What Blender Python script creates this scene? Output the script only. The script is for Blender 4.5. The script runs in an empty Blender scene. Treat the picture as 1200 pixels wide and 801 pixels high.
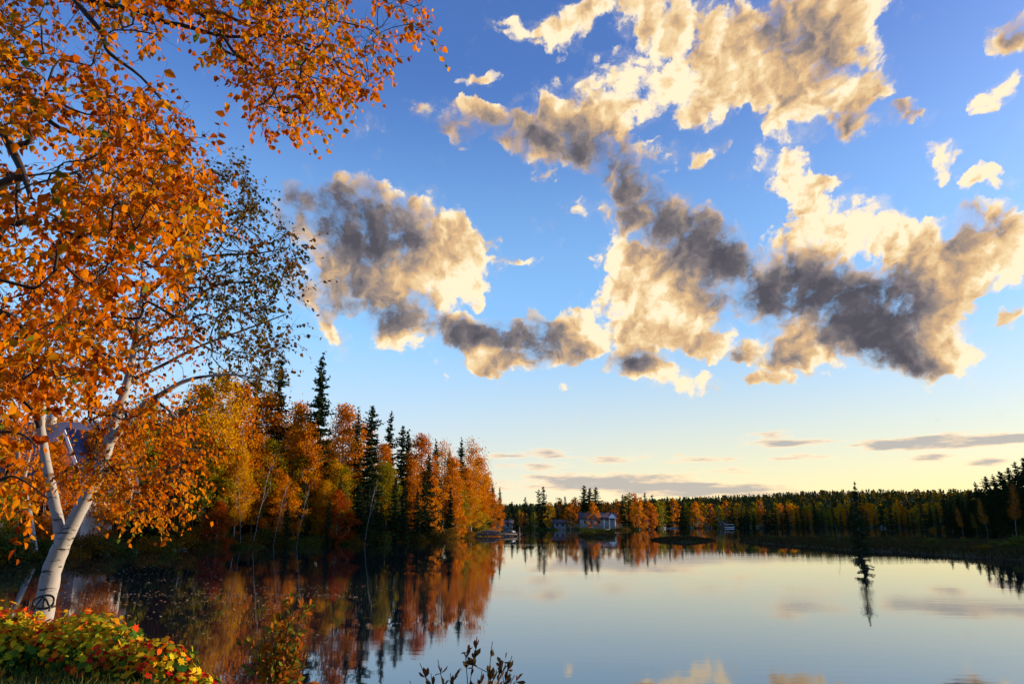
import bpy, math, random
import numpy as np
from mathutils import Vector, Matrix

R = math.radians
scene = bpy.context.scene
C = scene.collection

# ------------------------------------------------------------------ camera
F_PX, CX, CY, HORIZON = 850.0, 600.0, 400.5, 612.0      # photograph measures, in pixels of 1200 x 801
CAM_Z = 2.7
PITCH = math.atan((HORIZON - CY) / F_PX)
cam_data = bpy.data.cameras.new('camera')
cam_data.lens = F_PX / 1200 * 36.0
cam_data.sensor_width = 36.0
cam_data.clip_start = 0.05
cam_data.clip_end = 20000
cam = bpy.data.objects.new('camera', cam_data)
C.objects.link(cam)
cam.location = (0, 0, CAM_Z)
cam.rotation_euler = (math.pi / 2 + PITCH, 0, 0)
scene.camera = cam


def ray(px, py):
    xc, yc = (px - CX) / F_PX, (CY - py) / F_PX
    return np.array((xc, math.cos(PITCH) - yc * math.sin(PITCH), math.sin(PITCH) + yc * math.cos(PITCH)))


def at(px, py, depth):
    """the point seen at a pixel, at a given ground distance along +Y"""
    d = ray(px, py)
    return np.array((0, 0, CAM_Z)) + d * (depth / d[1])


def on_water(px, py, z=0.0):
    d = ray(px, py)
    return np.array((0, 0, CAM_Z)) + d * ((z - CAM_Z) / d[2])


def azel(px, py):
    d = ray(px, py)
    return math.atan2(d[0], d[1]), math.atan2(d[2], math.hypot(d[0], d[1]))


# ------------------------------------------------------------------ sky, sun, exposure
SUN_AZ, SUN_EL = R(72), R(8)
scene.view_settings.view_transform = 'Standard'
scene.view_settings.look = 'None'
scene.view_settings.gamma = 1
scene.view_settings.exposure = 1.1
scene.cycles.use_denoising = True
scene.cycles.max_bounces = 8
scene.cycles.transparent_max_bounces = 8

sun_data = bpy.data.lights.new('sun', 'SUN')
sun_data.energy = 4.5
sun_data.angle = R(0.5)
sun_data.color = (1.0, 0.74, 0.46)
sun = bpy.data.objects.new('sun', sun_data)
C.objects.link(sun)
sun_dir = Vector((math.sin(SUN_AZ) * math.cos(SUN_EL), math.cos(SUN_AZ) * math.cos(SUN_EL), math.sin(SUN_EL)))
sun.rotation_euler = sun_dir.to_track_quat('Z', 'Y').to_euler()
sun.location = (60, 20, 40)


class Nodes:
    """a small wrapper for writing node trees"""

    def __init__(self, tree):
        self.t = tree
        tree.nodes.clear()

    def new(self, kind, **kw):
        n = self.t.nodes.new(kind)
        for k, v in kw.items():
            setattr(n, k, v)
        return n

    def put(self, sock, v):
        if isinstance(v, bpy.types.NodeSocket):
            self.t.links.new(v, sock)
        elif v is not None:
            sock.default_value = v

    def math(self, op, a, b=None, c=None, clamp=False):
        n = self.new('ShaderNodeMath', operation=op, use_clamp=clamp)
        for i, v in enumerate((a, b, c)):
            self.put(n.inputs[i], v)
        return n.outputs[0]

    def vmath(self, op, a, b=None, scale=None):
        n = self.new('ShaderNodeVectorMath', operation=op)
        self.put(n.inputs[0], a)
        self.put(n.inputs[1], b)
        if scale is not None:
            self.put(n.inputs['Scale'], scale)
        return n.outputs['Value'] if op in ('DOT_PRODUCT', 'LENGTH') else n.outputs[0]

    def noise(self, vec, scale, detail=4, rough=0.5, dims='3D', distortion=0.0, lac=2.0):
        n = self.new('ShaderNodeTexNoise', noise_dimensions=dims)
        self.put(n.inputs['Vector'], vec)
        n.inputs['Scale'].default_value = scale
        n.inputs['Detail'].default_value = detail
        n.inputs['Roughness'].default_value = rough
        n.inputs['Lacunarity'].default_value = lac
        n.inputs['Distortion'].default_value = distortion
        return n

    def smooth(self, v, lo, hi, a=0.0, b=1.0):
        n = self.new('ShaderNodeMapRange', interpolation_type='SMOOTHSTEP')
        self.put(n.inputs[0], v)
        for i, x in enumerate((lo, hi, a, b)):
            self.put(n.inputs[i + 1], x)
        return n.outputs[0]

    def linear(self, v, lo, hi, a=0.0, b=1.0):
        n = self.new('ShaderNodeMapRange', interpolation_type='LINEAR')
        self.put(n.inputs[0], v)
        for i, x in enumerate((lo, hi, a, b)):
            self.put(n.inputs[i + 1], x)
        return n.outputs[0]

    def mix(self, f, a, b, blend='MIX'):
        n = self.new('ShaderNodeMix', data_type='RGBA', blend_type=blend)
        self.put(n.inputs[0], f)
        for s, v in ((n.inputs[6], a), (n.inputs[7], b)):
            if isinstance(v, (tuple, list)) and len(v) == 3:
                v = (*v, 1)
            self.put(s, v)
        return n.outputs[2]

    def ramp(self, f, stops, interp='LINEAR'):
        n = self.new('ShaderNodeValToRGB')
        r = n.color_ramp
        r.interpolation = interp
        while len(r.elements) < len(stops):
            r.elements.new(0.5)
        for e, (p, col) in zip(r.elements, stops):
            e.position = p
            e.color = (*col, 1)
        self.put(n.inputs[0], f)
        return n.outputs[0]

    def combine(self, x, y, z=0.0):
        n = self.new('ShaderNodeCombineXYZ')
        for i, v in enumerate((x, y, z)):
            self.put(n.inputs[i], v)
        return n.outputs[0]


# cumulus lobes: x, y, half width, half height, tilt (counter-clockwise), weight
CLOUDS = [
    # the single cloud to the left
    (405, 268, 95, 62, -12, 1.0), (480, 285, 105, 70, -14, 1.0), (535, 310, 62, 55, 0, 1.0), (455, 345, 115, 48, -18, 1.0),
    (475, 388, 42, 30, 10, .75), (388, 390, 48, 26, -42, .9), (372, 320, 45, 60, 0, .7), (610, 306, 30, 13, -25, .55),
    # small dark and bright pieces below and right of it
    (560, 388, 55, 28, -10, 1.3), (630, 402, 80, 40, 8, 1.5), (680, 380, 48, 42, 0, 1.3), (566, 421, 38, 18, 0, 1.0),
    (650, 455, 18, 12, 0, .6), (510, 440, 14, 12, 0, .5), (504, 425, 12, 10, 0, .4),
    # the middle mass
    (770, 262, 80, 52, -20, 1.0), (815, 300, 70, 65, -35, 1.0), (716, 305, 42, 46, -40, .8), (770, 345, 75, 55, -20, 1.0),
    (748, 388, 60, 34, 15, .8), (800, 385, 65, 42, 0, .9), (745, 428, 62, 26, -5, 1.0), (790, 452, 72, 30, -8, 1.0),
    (710, 245, 70, 22, -8, .65), (850, 405, 50, 26, 0, .7),
    # the big mass to the right
    (900, 330, 85, 62, -10, 1.0), (965, 350, 110, 66, -8, 1.0), (1045, 370, 105, 62, -18, 1.0), (1000, 400, 130, 42, -6, 1.0),
    (945, 285, 56, 42, 15, 1.0), (1085, 415, 80, 40, -5, .9), (1120, 375, 50, 44, 0, .8), (930, 420, 72, 26, -10, .9),
    (918, 450, 62, 15, 6, .8), (1020, 262, 72, 34, -4, 1.0), (1100, 285, 90, 42, -10, 1.0), (1165, 275, 60, 42, -10, 1.0),
    (1185, 308, 45, 34, 0, .9), (1130, 330, 70, 30, 10, .9), (1195, 368, 26, 18, 20, .8), (1060, 320, 60, 34, -15, .8),
    # the top mass
    (900, 55, 115, 75, 12, 1.0), (990, 25, 85, 62, 10, 1.0), (860, 85, 100, 52, 25, .9), (945, 120, 80, 52, -20, 1.0),
    (935, 200, 34, 62, 20, .85), (1010, 100, 52, 44, 0, .8), (950, 238, 26, 20, 0, .7), (1000, 150, 52, 30, -20, .4),
    # the broken wisps at the top
    (760, 75, 62, 60, 30, 0.72), (790, 115, 40, 45, 0, 0.59), (690, 95, 62, 34, 20, 0.68), (640, 45, 74, 24, -8, 0.59),
    (668, 20, 70, 26, 25, 0.59), (730, 12, 90, 26, 0, 0.68), (660, 135, 62, 26, -20, 0.59), (820, 20, 80, 34, 0, 0.68), (720, 135, 52, 36, -20, 0.51),
    (835, 175, 42, 18, 30, 0.42), (785, 180, 52, 20, -15, 0.42),
    # the dark streak
    (545, 138, 80, 34, -14, .85), (610, 155, 82, 32, -20, .8), (690, 175, 100, 40, -28, 1.0), (725, 205, 62, 28, -40, .8),
    (565, 122, 28, 22, 0, .7), (570, 265, 40, 12, -20, .42), (565, 82, 46, 12, 0, .42), (430, 145, 60, 14, 0, .36),
    # the small ones to the right
    (1160, 108, 40, 24, 25, .85), (1106, 193, 27, 22, 0, .9), (1162, 211, 38, 19, -8, .9), (1186, 32, 38, 34, 0, .8),
    (1068, 141, 26, 22, 0, .6), (1150, 132, 26, 12, 0, .6), (975, 222, 28, 18, -15, .6),
]
# lobes that lie in the shade of the cloud itself (thick and away from the sun), weight + darker, - brighter
THICK = [
    (385, 262, 105, 58, -10, 1.2), (445, 275, 100, 40, -12, .9), (450, 362, 130, 38, -10, 1.0), (540, 320, 55, 48, 0, -.9), (470, 398, 46, 22, 0, -.6),
    (600, 398, 95, 40, 0, 1.1), (686, 372, 34, 34, 0, -.9), (566, 418, 34, 16, 0, -.9),
    (775, 268, 90, 56, -20, 1.0), (835, 305, 55, 62, -20, .6), (715, 300, 36, 42, -30, -.5), (780, 350, 70, 46, 0, -.6), (740, 428, 52, 24, 0, 1.0),
    (920, 340, 120, 58, -8, 1.4), (1040, 365, 110, 70, -28, 1.6), (985, 345, 60, 26, -10, .5), (1125, 400, 46, 70, 0, -1.0), (1010, 262, 90, 40, 0, -.8),
    (920, 415, 60, 18, -6, .5), (1050, 415, 90, 22, -10, .6), (1130, 262, 60, 22, -20, .5), (1190, 300, 50, 40, 0, -.6), (800, 458, 70, 26, 0, -.6),
    (935, 40, 80, 46, 0, .7), (985, 75, 30, 26, 0, .5), (870, 90, 60, 40, 0, -.4), (1035, 20, 40, 50, 0, -.5), (950, 130, 50, 40, 0, -.3),
    (560, 148, 90, 34, -14, .8), (700, 185, 110, 40, -30, 1.2), (1190, 22, 40, 22, 0, .5), (1000, 150, 60, 34, 0, .5), (1068, 141, 28, 24, 0, .5),
    (760, 90, 60, 60, 20, -.7), (660, 60, 90, 60, 0, -.5), (1135, 205, 80, 30, 0, -.9), (1160, 110, 45, 30, 0, -.9), (930, 200, 30, 60, 20, -.6),
]
# flat streaks low over the horizon
STREAKS = [
    (650, 531, 42, 7, 0, 1.0), (715, 537, 50, 6, 0, .9), (600, 533, 24, 6, 0, .8), (632, 546, 34, 6, 0, .7), (820, 538, 48, 6, 0, .8), (590, 545, 20, 4, 0, .6),
    (1120, 517, 110, 10, 1.5, 1.2), (1040, 520, 60, 8, 0, 1.0), (918, 518, 60, 8, 2, 1.0), (955, 535, 46, 6, 0, .9), (1095, 536, 36, 7, 0, 1.0), (1165, 541, 50, 6, 0, .9), (1190, 512, 50, 6, 0, .8), (900, 508, 40, 5, 0, .6),
    (760, 569, 120, 12, 0, 1.05), (650, 567, 80, 13, 0, .8), (700, 560, 90, 7, 0, .6), (850, 575, 110, 9, 0, 1.0), (950, 579, 90, 7, 0, .9), (1050, 581, 80, 5, 0, .7), (700, 550, 70, 6, 0, .5), (800, 556, 80, 6, 0, .5), (1180, 562, 60, 5, 0, .4), (900, 549, 60, 5, 0, .45),
]

world = bpy.data.worlds.new('World')
scene.world = world
world.use_nodes = True
world.cycles.sampling_method = 'MANUAL'
world.cycles.sample_map_resolution = 256
N = Nodes(world.node_tree)
sky = N.new('ShaderNodeTexSky', sky_type='NISHITA')
sky.sun_disc = False
sky.sun_elevation = SUN_EL
sky.sun_rotation = SUN_AZ
sky.altitude = 200
sky.air_density = 1.0
sky.dust_density = 3.0
sky.ozone_density = 4.0

direction = N.new('ShaderNodeTexCoord').outputs['Generated']
sep = N.new('ShaderNodeSeparateXYZ')
N.put(sep.inputs[0], direction)
az = N.math('ARCTAN2', sep.outputs[0], sep.outputs[1])
el = N.math('ARCSINE', sep.outputs[2])
P = N.combine(az, el)
Pn = N.combine(N.math('MULTIPLY', az, N.math('COSINE', el)), el)      # even scale for the noises
warp = N.vmath('SUBTRACT', N.noise(Pn, 7.0, 3, .55, '2D').outputs['Color'], (.5, .5, .5))
warp2 = N.vmath('SUBTRACT', N.noise(Pn, 30.0, 4, .6, '2D').outputs['Color'], (.5, .5, .5))
Pw = N.vmath('ADD', N.vmath('ADD', P, N.vmath('SCALE', warp, scale=.085)), N.vmath('SCALE', warp2, scale=.035))


def total(items, vec, k=1.0):
    """sum of elliptic lobes, each 1 in its middle and 0 at its rim, fixed in azimuth and elevation.
    The running sum rides along in z, which keeps the nodes in one chain."""
    acc, frames = 0.0, {}
    for (x, y, rx, ry, rot, w) in sorted(items, key=lambda t: round(t[4] / 12.0)):
        deg = int(round(rot / 12.0)) * 12
        c, s_ = math.cos(R(deg)), math.sin(R(deg))
        if deg not in frames:
            frames[deg] = (N.vmath('DOT_PRODUCT', vec, (c, s_, 0)), N.vmath('DOT_PRODUCT', vec, (-s_, c, 0)))
        a0, e0 = azel(x, y)
        u, v = c * a0 + s_ * e0, -s_ * a0 + c * e0
        sx = k * abs(azel(x + rx, y)[0] - azel(x - rx, y)[0]) / 2
        sy = k * abs(azel(x, y - ry)[1] - azel(x, y + ry)[1]) / 2
        m = N.new('ShaderNodeVectorMath', operation='MULTIPLY_ADD')
        N.put(m.inputs[0], N.combine(*frames[deg], acc))
        m.inputs[1].default_value = (1 / sx, 1 / sy, 0)
        m.inputs[2].default_value = (-u / sx, -v / sy, 0)
        g = N.new('ShaderNodeTexGradient', gradient_type='SPHERICAL')
        N.put(g.inputs[0], m.outputs[0])
        acc = N.math('MULTIPLY_ADD', g.outputs['Fac'], w, acc)
    return acc


base = total(CLOUDS, Pw, 1.06)
base = N.math('SUBTRACT', 1.0, N.math('EXPONENT', N.math('MULTIPLY', base, -1.45)))
thick = total(THICK, N.vmath('ADD', P, N.vmath('SCALE', warp, scale=.10)), 1.12)
TOWARD_SUN = (0.011, -0.003, 0)


def lumps(vec, scale):
    v = N.new('ShaderNodeTexVoronoi', voronoi_dimensions='2D', feature='SMOOTH_F1')
    N.put(v.inputs['Vector'], vec)
    v.inputs['Scale'].default_value = scale
    v.inputs['Detail'].default_value = 2.0
    v.inputs['Roughness'].default_value = .55
    v.inputs['Smoothness'].default_value = .35
    return v.outputs['Distance']


P2 = N.vmath('ADD', Pn, N.vmath('SCALE', warp, scale=.05))
P3 = N.vmath('ADD', P2, N.vmath('SCALE', warp2, scale=.035))
puff = N.noise(P2, 14.0, 10, .60, '2D').outputs[0]
wisp = N.noise(N.vmath('ADD', Pn, N.vmath('SCALE', warp2, scale=.03)), 46.0, 8, .68, '2D').outputs[0]
lump = lumps(P3, 26.0)
lump_s = lumps(N.vmath('ADD', P3, TOWARD_SUN), 26.0)
q = N.math('ADD', N.math('MULTIPLY', base, 1.35), N.math('MULTIPLY', N.math('SUBTRACT', puff, .5), 1.7))
q = N.math('ADD', q, N.math('MULTIPLY', N.math('SUBTRACT', wisp, .5), .70))
q = N.math('SUBTRACT', q, N.math('MULTIPLY', N.math('SUBTRACT', lump, .4), .55))
q = N.math('SUBTRACT', q, N.smooth(base, 0.0, .20, .95, .13))
cover = N.smooth(q, 0.0, N.smooth(thick, -.1, .6, .38, .74))
veil = N.math('MULTIPLY', N.smooth(N.math('ADD', base, N.math('MULTIPLY', N.math('SUBTRACT', N.math('ADD', puff, wisp), 1.0), 1.0)), .12, .95), .42)
cover = N.math('MAXIMUM', cover, veil)
relief = N.math('SUBTRACT', lump_s, lump)
shade = N.math('ADD', N.math('MULTIPLY', N.math('MINIMUM', thick, 1.3), .66), N.math('MULTIPLY', N.smooth(q, .0, 1.3), .46))
shade = N.math('SUBTRACT', shade, N.math('MULTIPLY', relief, .50))
shade = N.math('ADD', shade, N.math('MULTIPLY', N.math('SUBTRACT', puff, .5), .22))
shade = N.math('ADD', shade, N.math('MULTIPLY', N.math('SUBTRACT', wisp, .5), .19))
shade = N.math('MULTIPLY', N.math('ADD', shade, .06), .80)
cloud_col = N.ramp(shade, [(0.0, (1.20, .98, .68)), (.12, (1.0, .745, .42)), (.27, (.80, .52, .275)), (.43, (.50, .36, .26)), (.59, (.28, .235, .23)), (.80, (.155, .142, .165)), (1.0, (.10, .096, .12))])

Ps = N.combine(N.math('MULTIPLY', az, .16), el)
sw = N.vmath('SUBTRACT', N.noise(Ps, 60.0, 4, .6, '2D').outputs['Color'], (.5, .5, .5))
streak = total(STREAKS, N.vmath('ADD', P, N.vmath('MULTIPLY', sw, (.09, .012, 0))), 1.25)
sq = N.math('ADD', streak, N.math('MULTIPLY', N.math('SUBTRACT', N.noise(Ps, 95, 6, .62, '2D').outputs[0], .5), 1.9))
streak_cover = N.math('MULTIPLY', N.math('MULTIPLY', N.smooth(sq, .22, .80), .80), N.smooth(streak, .0, .15))
streak_col = N.ramp(sq, [(0.3, (1.0, .80, .48)), (.62, (.80, .58, .38)), (1.0, (.36, .33, .33))])

SKY_K = 6.0           # the sky texture is several times brighter than the picture at strength 0.1
hsv = N.new('ShaderNodeHueSaturation')
N.put(hsv.inputs['Color'], sky.outputs[0])
hsv.inputs['Saturation'].default_value = 0.98
air = N.mix(1.0, hsv.outputs[0], (1.02, 1.14, 1.52), 'MULTIPLY')
air = N.mix(N.math('MULTIPLY', N.smooth(el, .62, .16), .60), air, N.vmath('SCALE', (.30, .60, .88), scale=SKY_K))
air = N.vmath('SCALE', air, scale=N.smooth(az, .35, -.55, 1.0, 1.28))
low = N.math('POWER', N.linear(el, .27, 0.0, 0.0, 1.0), 1.35)
side = N.linear(N.math('ABSOLUTE', N.math('SUBTRACT', az, SUN_AZ)), R(110), R(25), .40, 1.0)
glow = N.ramp(side, [(0.4, (.62, .62, .56)), (.60, (.84, .74, .50)), (.76, (.98, .81, .37)), (1.0, (1.10, .86, .24))])
air = N.mix(N.math('MULTIPLY', low, .92, clamp=True), air, N.vmath('SCALE', glow, scale=SKY_K))
col = N.mix(streak_cover, air, N.vmath('SCALE', streak_col, scale=SKY_K))
col = N.mix(cover, col, N.vmath('SCALE', cloud_col, scale=SKY_K * .74))
bg = N.new('ShaderNodeBackground')
bg.inputs['Strength'].default_value = 0.10
N.put(bg.inputs['Color'], col)
out = N.new('ShaderNodeOutputWorld')
N.put(out.inputs[0], bg.outputs[0])
#--BODY--


# ------------------------------------------------------------------ helpers
def material(name):
    m = bpy.data.materials.new(name)
    m.use_nodes = True
    return m, Nodes(m.node_tree)


def finish(n, shader):
    o = n.new('ShaderNodeOutputMaterial')
    n.put(o.inputs[0], shader)


def principled(n, color, rough=.8, normal=None, spec=.3):
    p = n.new('ShaderNodeBsdfPrincipled')
    n.put(p.inputs['Base Color'], color if not isinstance(color, tuple) else (*color, 1))
    n.put(p.inputs['Roughness'], rough)
    p.inputs['Specular IOR Level'].default_value = spec
    if normal is not None:
        n.put(p.inputs['Normal'], normal)
    return p.outputs[0]


def bump(n, height, strength=.5, dist=.02):
    b = n.new('ShaderNodeBump')
    b.inputs['Strength'].default_value = strength
    b.inputs['Distance'].default_value = dist
    n.put(b.inputs['Height'], height)
    return b.outputs[0]


def leaf_material(name, stops, through=.4, gloss=.0, per_object=True):
    m, n = material(name)
    a = n.new('ShaderNodeAttribute', attribute_name='tint')
    col = n.ramp(a.outputs['Fac'], stops)
    if per_object:
        info = n.new('ShaderNodeObjectInfo')
        col = n.mix(1.0, col, info.outputs['Color'], 'MULTIPLY')
    d = n.new('ShaderNodeBsdfDiffuse')
    t = n.new('ShaderNodeBsdfTranslucent')
    n.put(d.inputs[0], col)
    n.put(t.inputs[0], col)
    mx = n.new('ShaderNodeMixShader')
    mx.inputs[0].default_value = through
    n.put(mx.inputs[1], d.outputs[0])
    n.put(mx.inputs[2], t.outputs[0])
    sh = mx.outputs[0]
    if gloss:
        g = n.new('ShaderNodeBsdfGlossy')
        g.inputs['Roughness'].default_value = .45
        g.inputs['Color'].default_value = (.8, .8, .8, 1)
        m2 = n.new('ShaderNodeMixShader')
        m2.inputs[0].default_value = gloss
        n.put(m2.inputs[1], sh)
        n.put(m2.inputs[2], g.outputs[0])
        sh = m2.outputs[0]
    finish(n, sh)
    return m


def paint(name, color, rough=.6, vary=.25, scale=3.0, spec=.3):
    m, n = material(name)
    tc = n.new('ShaderNodeTexCoord').outputs['Object']
    f = n.noise(tc, scale, 5, .6).outputs[0]
    dark = tuple(c * (1 - vary) for c in color)
    light = tuple(min(1, c * (1 + vary * .6)) for c in color)
    finish(n, principled(n, n.mix(f, dark, light), rough, bump(n, f, .2, .01), spec))
    return m


class Geo:
    """collects vertices, faces (by corner count) and one tint per vertex, builds ONE mesh"""

    def __init__(self):
        self.v, self.t, self.f, self.n = [], [], {}, 0

    def add(self, verts, faces, tint=0.5):
        verts = np.asarray(verts, float).reshape(-1, 3)
        faces = np.asarray(faces, int)
        self.v.append(verts)
        self.t.append(np.broadcast_to(np.asarray(tint, float), (len(verts),)))
        self.f.setdefault(faces.shape[1], []).append(faces + self.n)
        self.n += len(verts)

    def mesh(self, name, mat, smooth=False):
        me = bpy.data.meshes.new(name)
        v = np.concatenate(self.v) if self.v else np.zeros((0, 3))
        me.vertices.add(len(v))
        me.vertices.foreach_set('co', v.astype(np.float32).ravel())
        loops, starts, pos = [], [], 0
        for k, fs in self.f.items():
            f = np.concatenate(fs)
            loops.append(f.ravel())
            starts.append(pos + np.arange(len(f)) * k)
            pos += f.size
        loops, starts = np.concatenate(loops), np.concatenate(starts)
        me.loops.add(len(loops))
        me.loops.foreach_set('vertex_index', loops.astype(np.int32))
        me.polygons.add(len(starts))
        me.polygons.foreach_set('loop_start', starts.astype(np.int32))
        a = me.attributes.new('tint', 'FLOAT', 'POINT')
        a.data.foreach_set('value', np.concatenate(self.t).astype(np.float32))
        me.update(calc_edges=True)
        me.validate()
        if smooth:
            me.polygons.foreach_set('use_smooth', np.ones(len(me.polygons), bool))
        me.materials.append(mat)
        return me

    # simple solids
    def box(self, lo, hi, rot=0.0, origin=(0, 0, 0), tint=.5):
        (x0, y0, z0), (x1, y1, z1) = lo, hi
        v = np.array([(x0, y0, z0), (x1, y0, z0), (x1, y1, z0), (x0, y1, z0), (x0, y0, z1), (x1, y0, z1), (x1, y1, z1), (x0, y1, z1)], float)
        c, s = math.cos(rot), math.sin(rot)
        v[:, :2] = v[:, :2] @ np.array(((c, s), (-s, c)))
        self.add(v + np.asarray(origin), [(0, 3, 2, 1), (4, 5, 6, 7), (0, 1, 5, 4), (1, 2, 6, 5), (2, 3, 7, 6), (3, 0, 4, 7)], tint)

    def prism(self, outline, y0, y1, tint=.5):
        """an x-z outline swept along y"""
        k = len(outline)
        v = [(x, y0, z) for x, z in outline] + [(x, y1, z) for x, z in outline]
        for i in range(k):
            j = (i + 1) % k
            self.add([v[i], v[j], v[k + j], v[k + i]], [(0, 1, 2, 3)], tint)
        self.add(v[:k], [tuple(range(k))[::-1]], tint)
        self.add(v[k:], [tuple(range(k))], tint)

    def edges(self, a, b, ra, rb, sides=4, tint=.5):
        """one tapered stick per edge, all at once"""
        a, b = np.asarray(a, float), np.asarray(b, float)
        if len(a) == 0:
            return
        d = b - a
        ln = np.linalg.norm(d, axis=1, keepdims=True)
        d = d / np.maximum(ln, 1e-9)
        ref = np.where(np.abs(d[:, 2:3]) < .9, np.array([[0, 0, 1.]]), np.array([[1., 0, 0]]))
        u = np.cross(d, ref)
        u /= np.linalg.norm(u, axis=1, keepdims=True)
        w = np.cross(d, u)
        ang = np.arange(sides) * 2 * np.pi / sides
        ring = u[:, None, :] * np.cos(ang)[None, :, None] + w[:, None, :] * np.sin(ang)[None, :, None]
        va = a[:, None, :] + ring * np.asarray(ra)[:, None, None]
        vb = b[:, None, :] + ring * np.asarray(rb)[:, None, None]
        v = np.concatenate((va, vb), 1).reshape(-1, 3)
        base = (np.arange(len(a)) * 2 * sides)[:, None, None]
        i = np.arange(sides)
        j = (i + 1) % sides
        q = np.stack((i, j, sides + j, sides + i), 1)[None]
        self.add(v, (base + q).reshape(-1, 4), tint)

    def tube(self, pts, radii, sides=8, tint=.5, wobble=0.0, rng=None):
        pts, radii = np.asarray(pts, float), np.asarray(radii, float)
        t = np.gradient(pts, axis=0)
        t /= np.linalg.norm(t, axis=1, keepdims=True)
        u = np.cross(t[0], (0.31, .95, .05))
        ang = np.arange(sides) * 2 * np.pi / sides
        rings = []
        for p, d, r in zip(pts, t, radii):
            u = u - d * np.dot(u, d)
            u /= np.linalg.norm(u)
            w = np.cross(d, u)
            rr = r * (1 + (wobble * rng.standard_normal(sides) if wobble else 0))
            rings.append(p + (np.outer(np.cos(ang), u) + np.outer(np.sin(ang), w)) * np.reshape(rr, (-1, 1) if wobble else (1, 1)))
        n = len(pts)
        i = np.arange(sides)
        j = (i + 1) % sides
        q = np.stack((i, j, sides + j, sides + i), 1)
        f = np.concatenate([q + k * sides for k in range(n - 1)])
        self.add(np.concatenate(rings), f, tint)
        self.add(rings[-1], [tuple(range(sides))], tint)
        self.add(rings[0], [tuple(range(sides))[::-1]], tint)


def unit(v):
    return v / np.maximum(np.linalg.norm(v, axis=-1, keepdims=True), 1e-9)


def leaf_cards(g, c, size, rng, width=.7, tint=None, hang=.6, fold=False, spread=.35, along=None):
    """small pointed leaves at centres c"""
    n = len(c)
    if n == 0:
        return
    tip = unit(rng.standard_normal((n, 3)) + np.array((0, 0, -hang * 2)))
    if along is not None:
        tip = unit(along + rng.standard_normal((n, 3)) * .30)
    side = unit(np.cross(tip, rng.standard_normal((n, 3))))
    up = np.cross(tip, side)
    L = (size * (1 + spread * rng.uniform(-1, 1, n)))[:, None]
    W = L * width
    if tint is None:
        tint = rng.uniform(0, 1, n)
    if not fold:
        v = np.stack((c - tip * L * .5, c + side * W * .5 + tip * L * -.08, c + tip * L * .5, c - side * W * .5 + tip * L * -.08), 1)
        f = np.arange(n * 4).reshape(n, 4)
        g.add(v.reshape(-1, 3), f, np.repeat(tint, 4))
    else:
        k = (up * L * .13)
        v = np.stack((c - tip * L * .5, c - side * W * .46 - tip * L * .18 + k, c - side * W * .30 + tip * L * .20 + k * .8, c + tip * L * .55,
                      c + side * W * .30 + tip * L * .20 + k * .8, c + side * W * .46 - tip * L * .18 + k), 1)
        b = (np.arange(n) * 6)[:, None]
        g.add(v.reshape(-1, 3), np.concatenate((b + np.array((0, 3, 2, 1)), b + np.array((0, 5, 4, 3)))), np.repeat(tint, 6))


def sprays(g, twigs, p, out, n, size, reach, rng, mean, r=.0018, var=.14):
    """leaves hanging in two rows from a few drooping twigs that start at p"""
    k = max(2, int(round(n / 6)))
    d = unit(unit(out) * .8 + rng.standard_normal((k, 3)) * .75 + np.array((0, 0, -.25)))
    ln = reach * rng.uniform(.55, 1.3, k)
    e0 = p + rng.standard_normal((k, 3)) * reach * .18
    mid = e0 + d * (ln * .55)[:, None]
    end = mid + unit(d + np.array((0, 0, -.45))) * (ln * .5)[:, None]
    twigs.edges(np.concatenate((np.tile(p, (k, 1)), e0, mid)), np.concatenate((e0, mid, end)), np.repeat((r * 1.2, r, r * .8), k), np.repeat((r, r * .8, r * .4), k), 3)
    m = max(3, int(round(n / k)))
    s = np.tile(np.linspace(.12, 1.02, m), k) + rng.normal(0, .05, m * k)
    i = np.repeat(np.arange(k), m)
    s2 = s[:, None]
    c = np.where(s2 < .55, e0[i] + (mid[i] - e0[i]) * s2 / .55, mid[i] + (end[i] - mid[i]) * (s2 - .55) / .45)
    side = unit(np.cross(d[i], np.array((0, 0, 1.)))) * np.where(np.arange(m * k) % 2, 1, -1)[:, None]
    along = unit(d[i] * .45 + side * .7 + np.array((0, 0, -.75)))
    tint = np.clip(mean + rng.normal(0, .10, k)[i] + rng.normal(0, var, m * k) + (rng.random(m * k) < .03) * .5, 0, 1)
    leaf_cards(g, c + along * size * .62, size, rng, .82, tint, fold=True, along=along, spread=.42)


def grow(nodes, parent, targets, rng, step=.35, start=None, curl=.3, droop=.0, low=.4):
    """joins every target to the nearest bit of the branches so far by a bent path; returns nodes, parents and the targets' end nodes"""
    cap = len(nodes) + int(len(targets) * 30) + 10
    P_ = np.zeros((cap, 3))
    P_[:len(nodes)] = nodes
    par = list(parent)
    n = len(nodes)
    targets = np.asarray(targets)
    order = np.argsort(np.linalg.norm(targets - np.asarray(nodes[0] if start is None else start), axis=1))
    ends = np.zeros(len(targets), int)
    for k in order:
        t = targets[k]
        dv = P_[:n] - t
        cost = np.linalg.norm(dv, axis=1) + low * np.maximum(0, dv[:, 2])
        i = int(np.argmin(cost))
        p0 = P_[i].copy()
        d = float(np.linalg.norm(t - p0))
        d0 = unit(p0 - P_[par[i]]) if par[i] >= 0 else np.array((0, 0, 1.))
        m = max(1, min(25, int(math.ceil(d / step))))
        ctrl = p0 + d0 * d * curl + np.array((0, 0, droop * d))
        for s in np.linspace(0, 1, m + 1)[1:]:
            q = (1 - s) ** 2 * p0 + 2 * s * (1 - s) * ctrl + s * s * t
            if s < 1:
                q = q + rng.standard_normal(3) * step * .10
            P_[n] = q
            par.append(i)
            i = n
            n += 1
        ends[k] = i
    return P_[:n].copy(), np.array(par), ends


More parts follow.
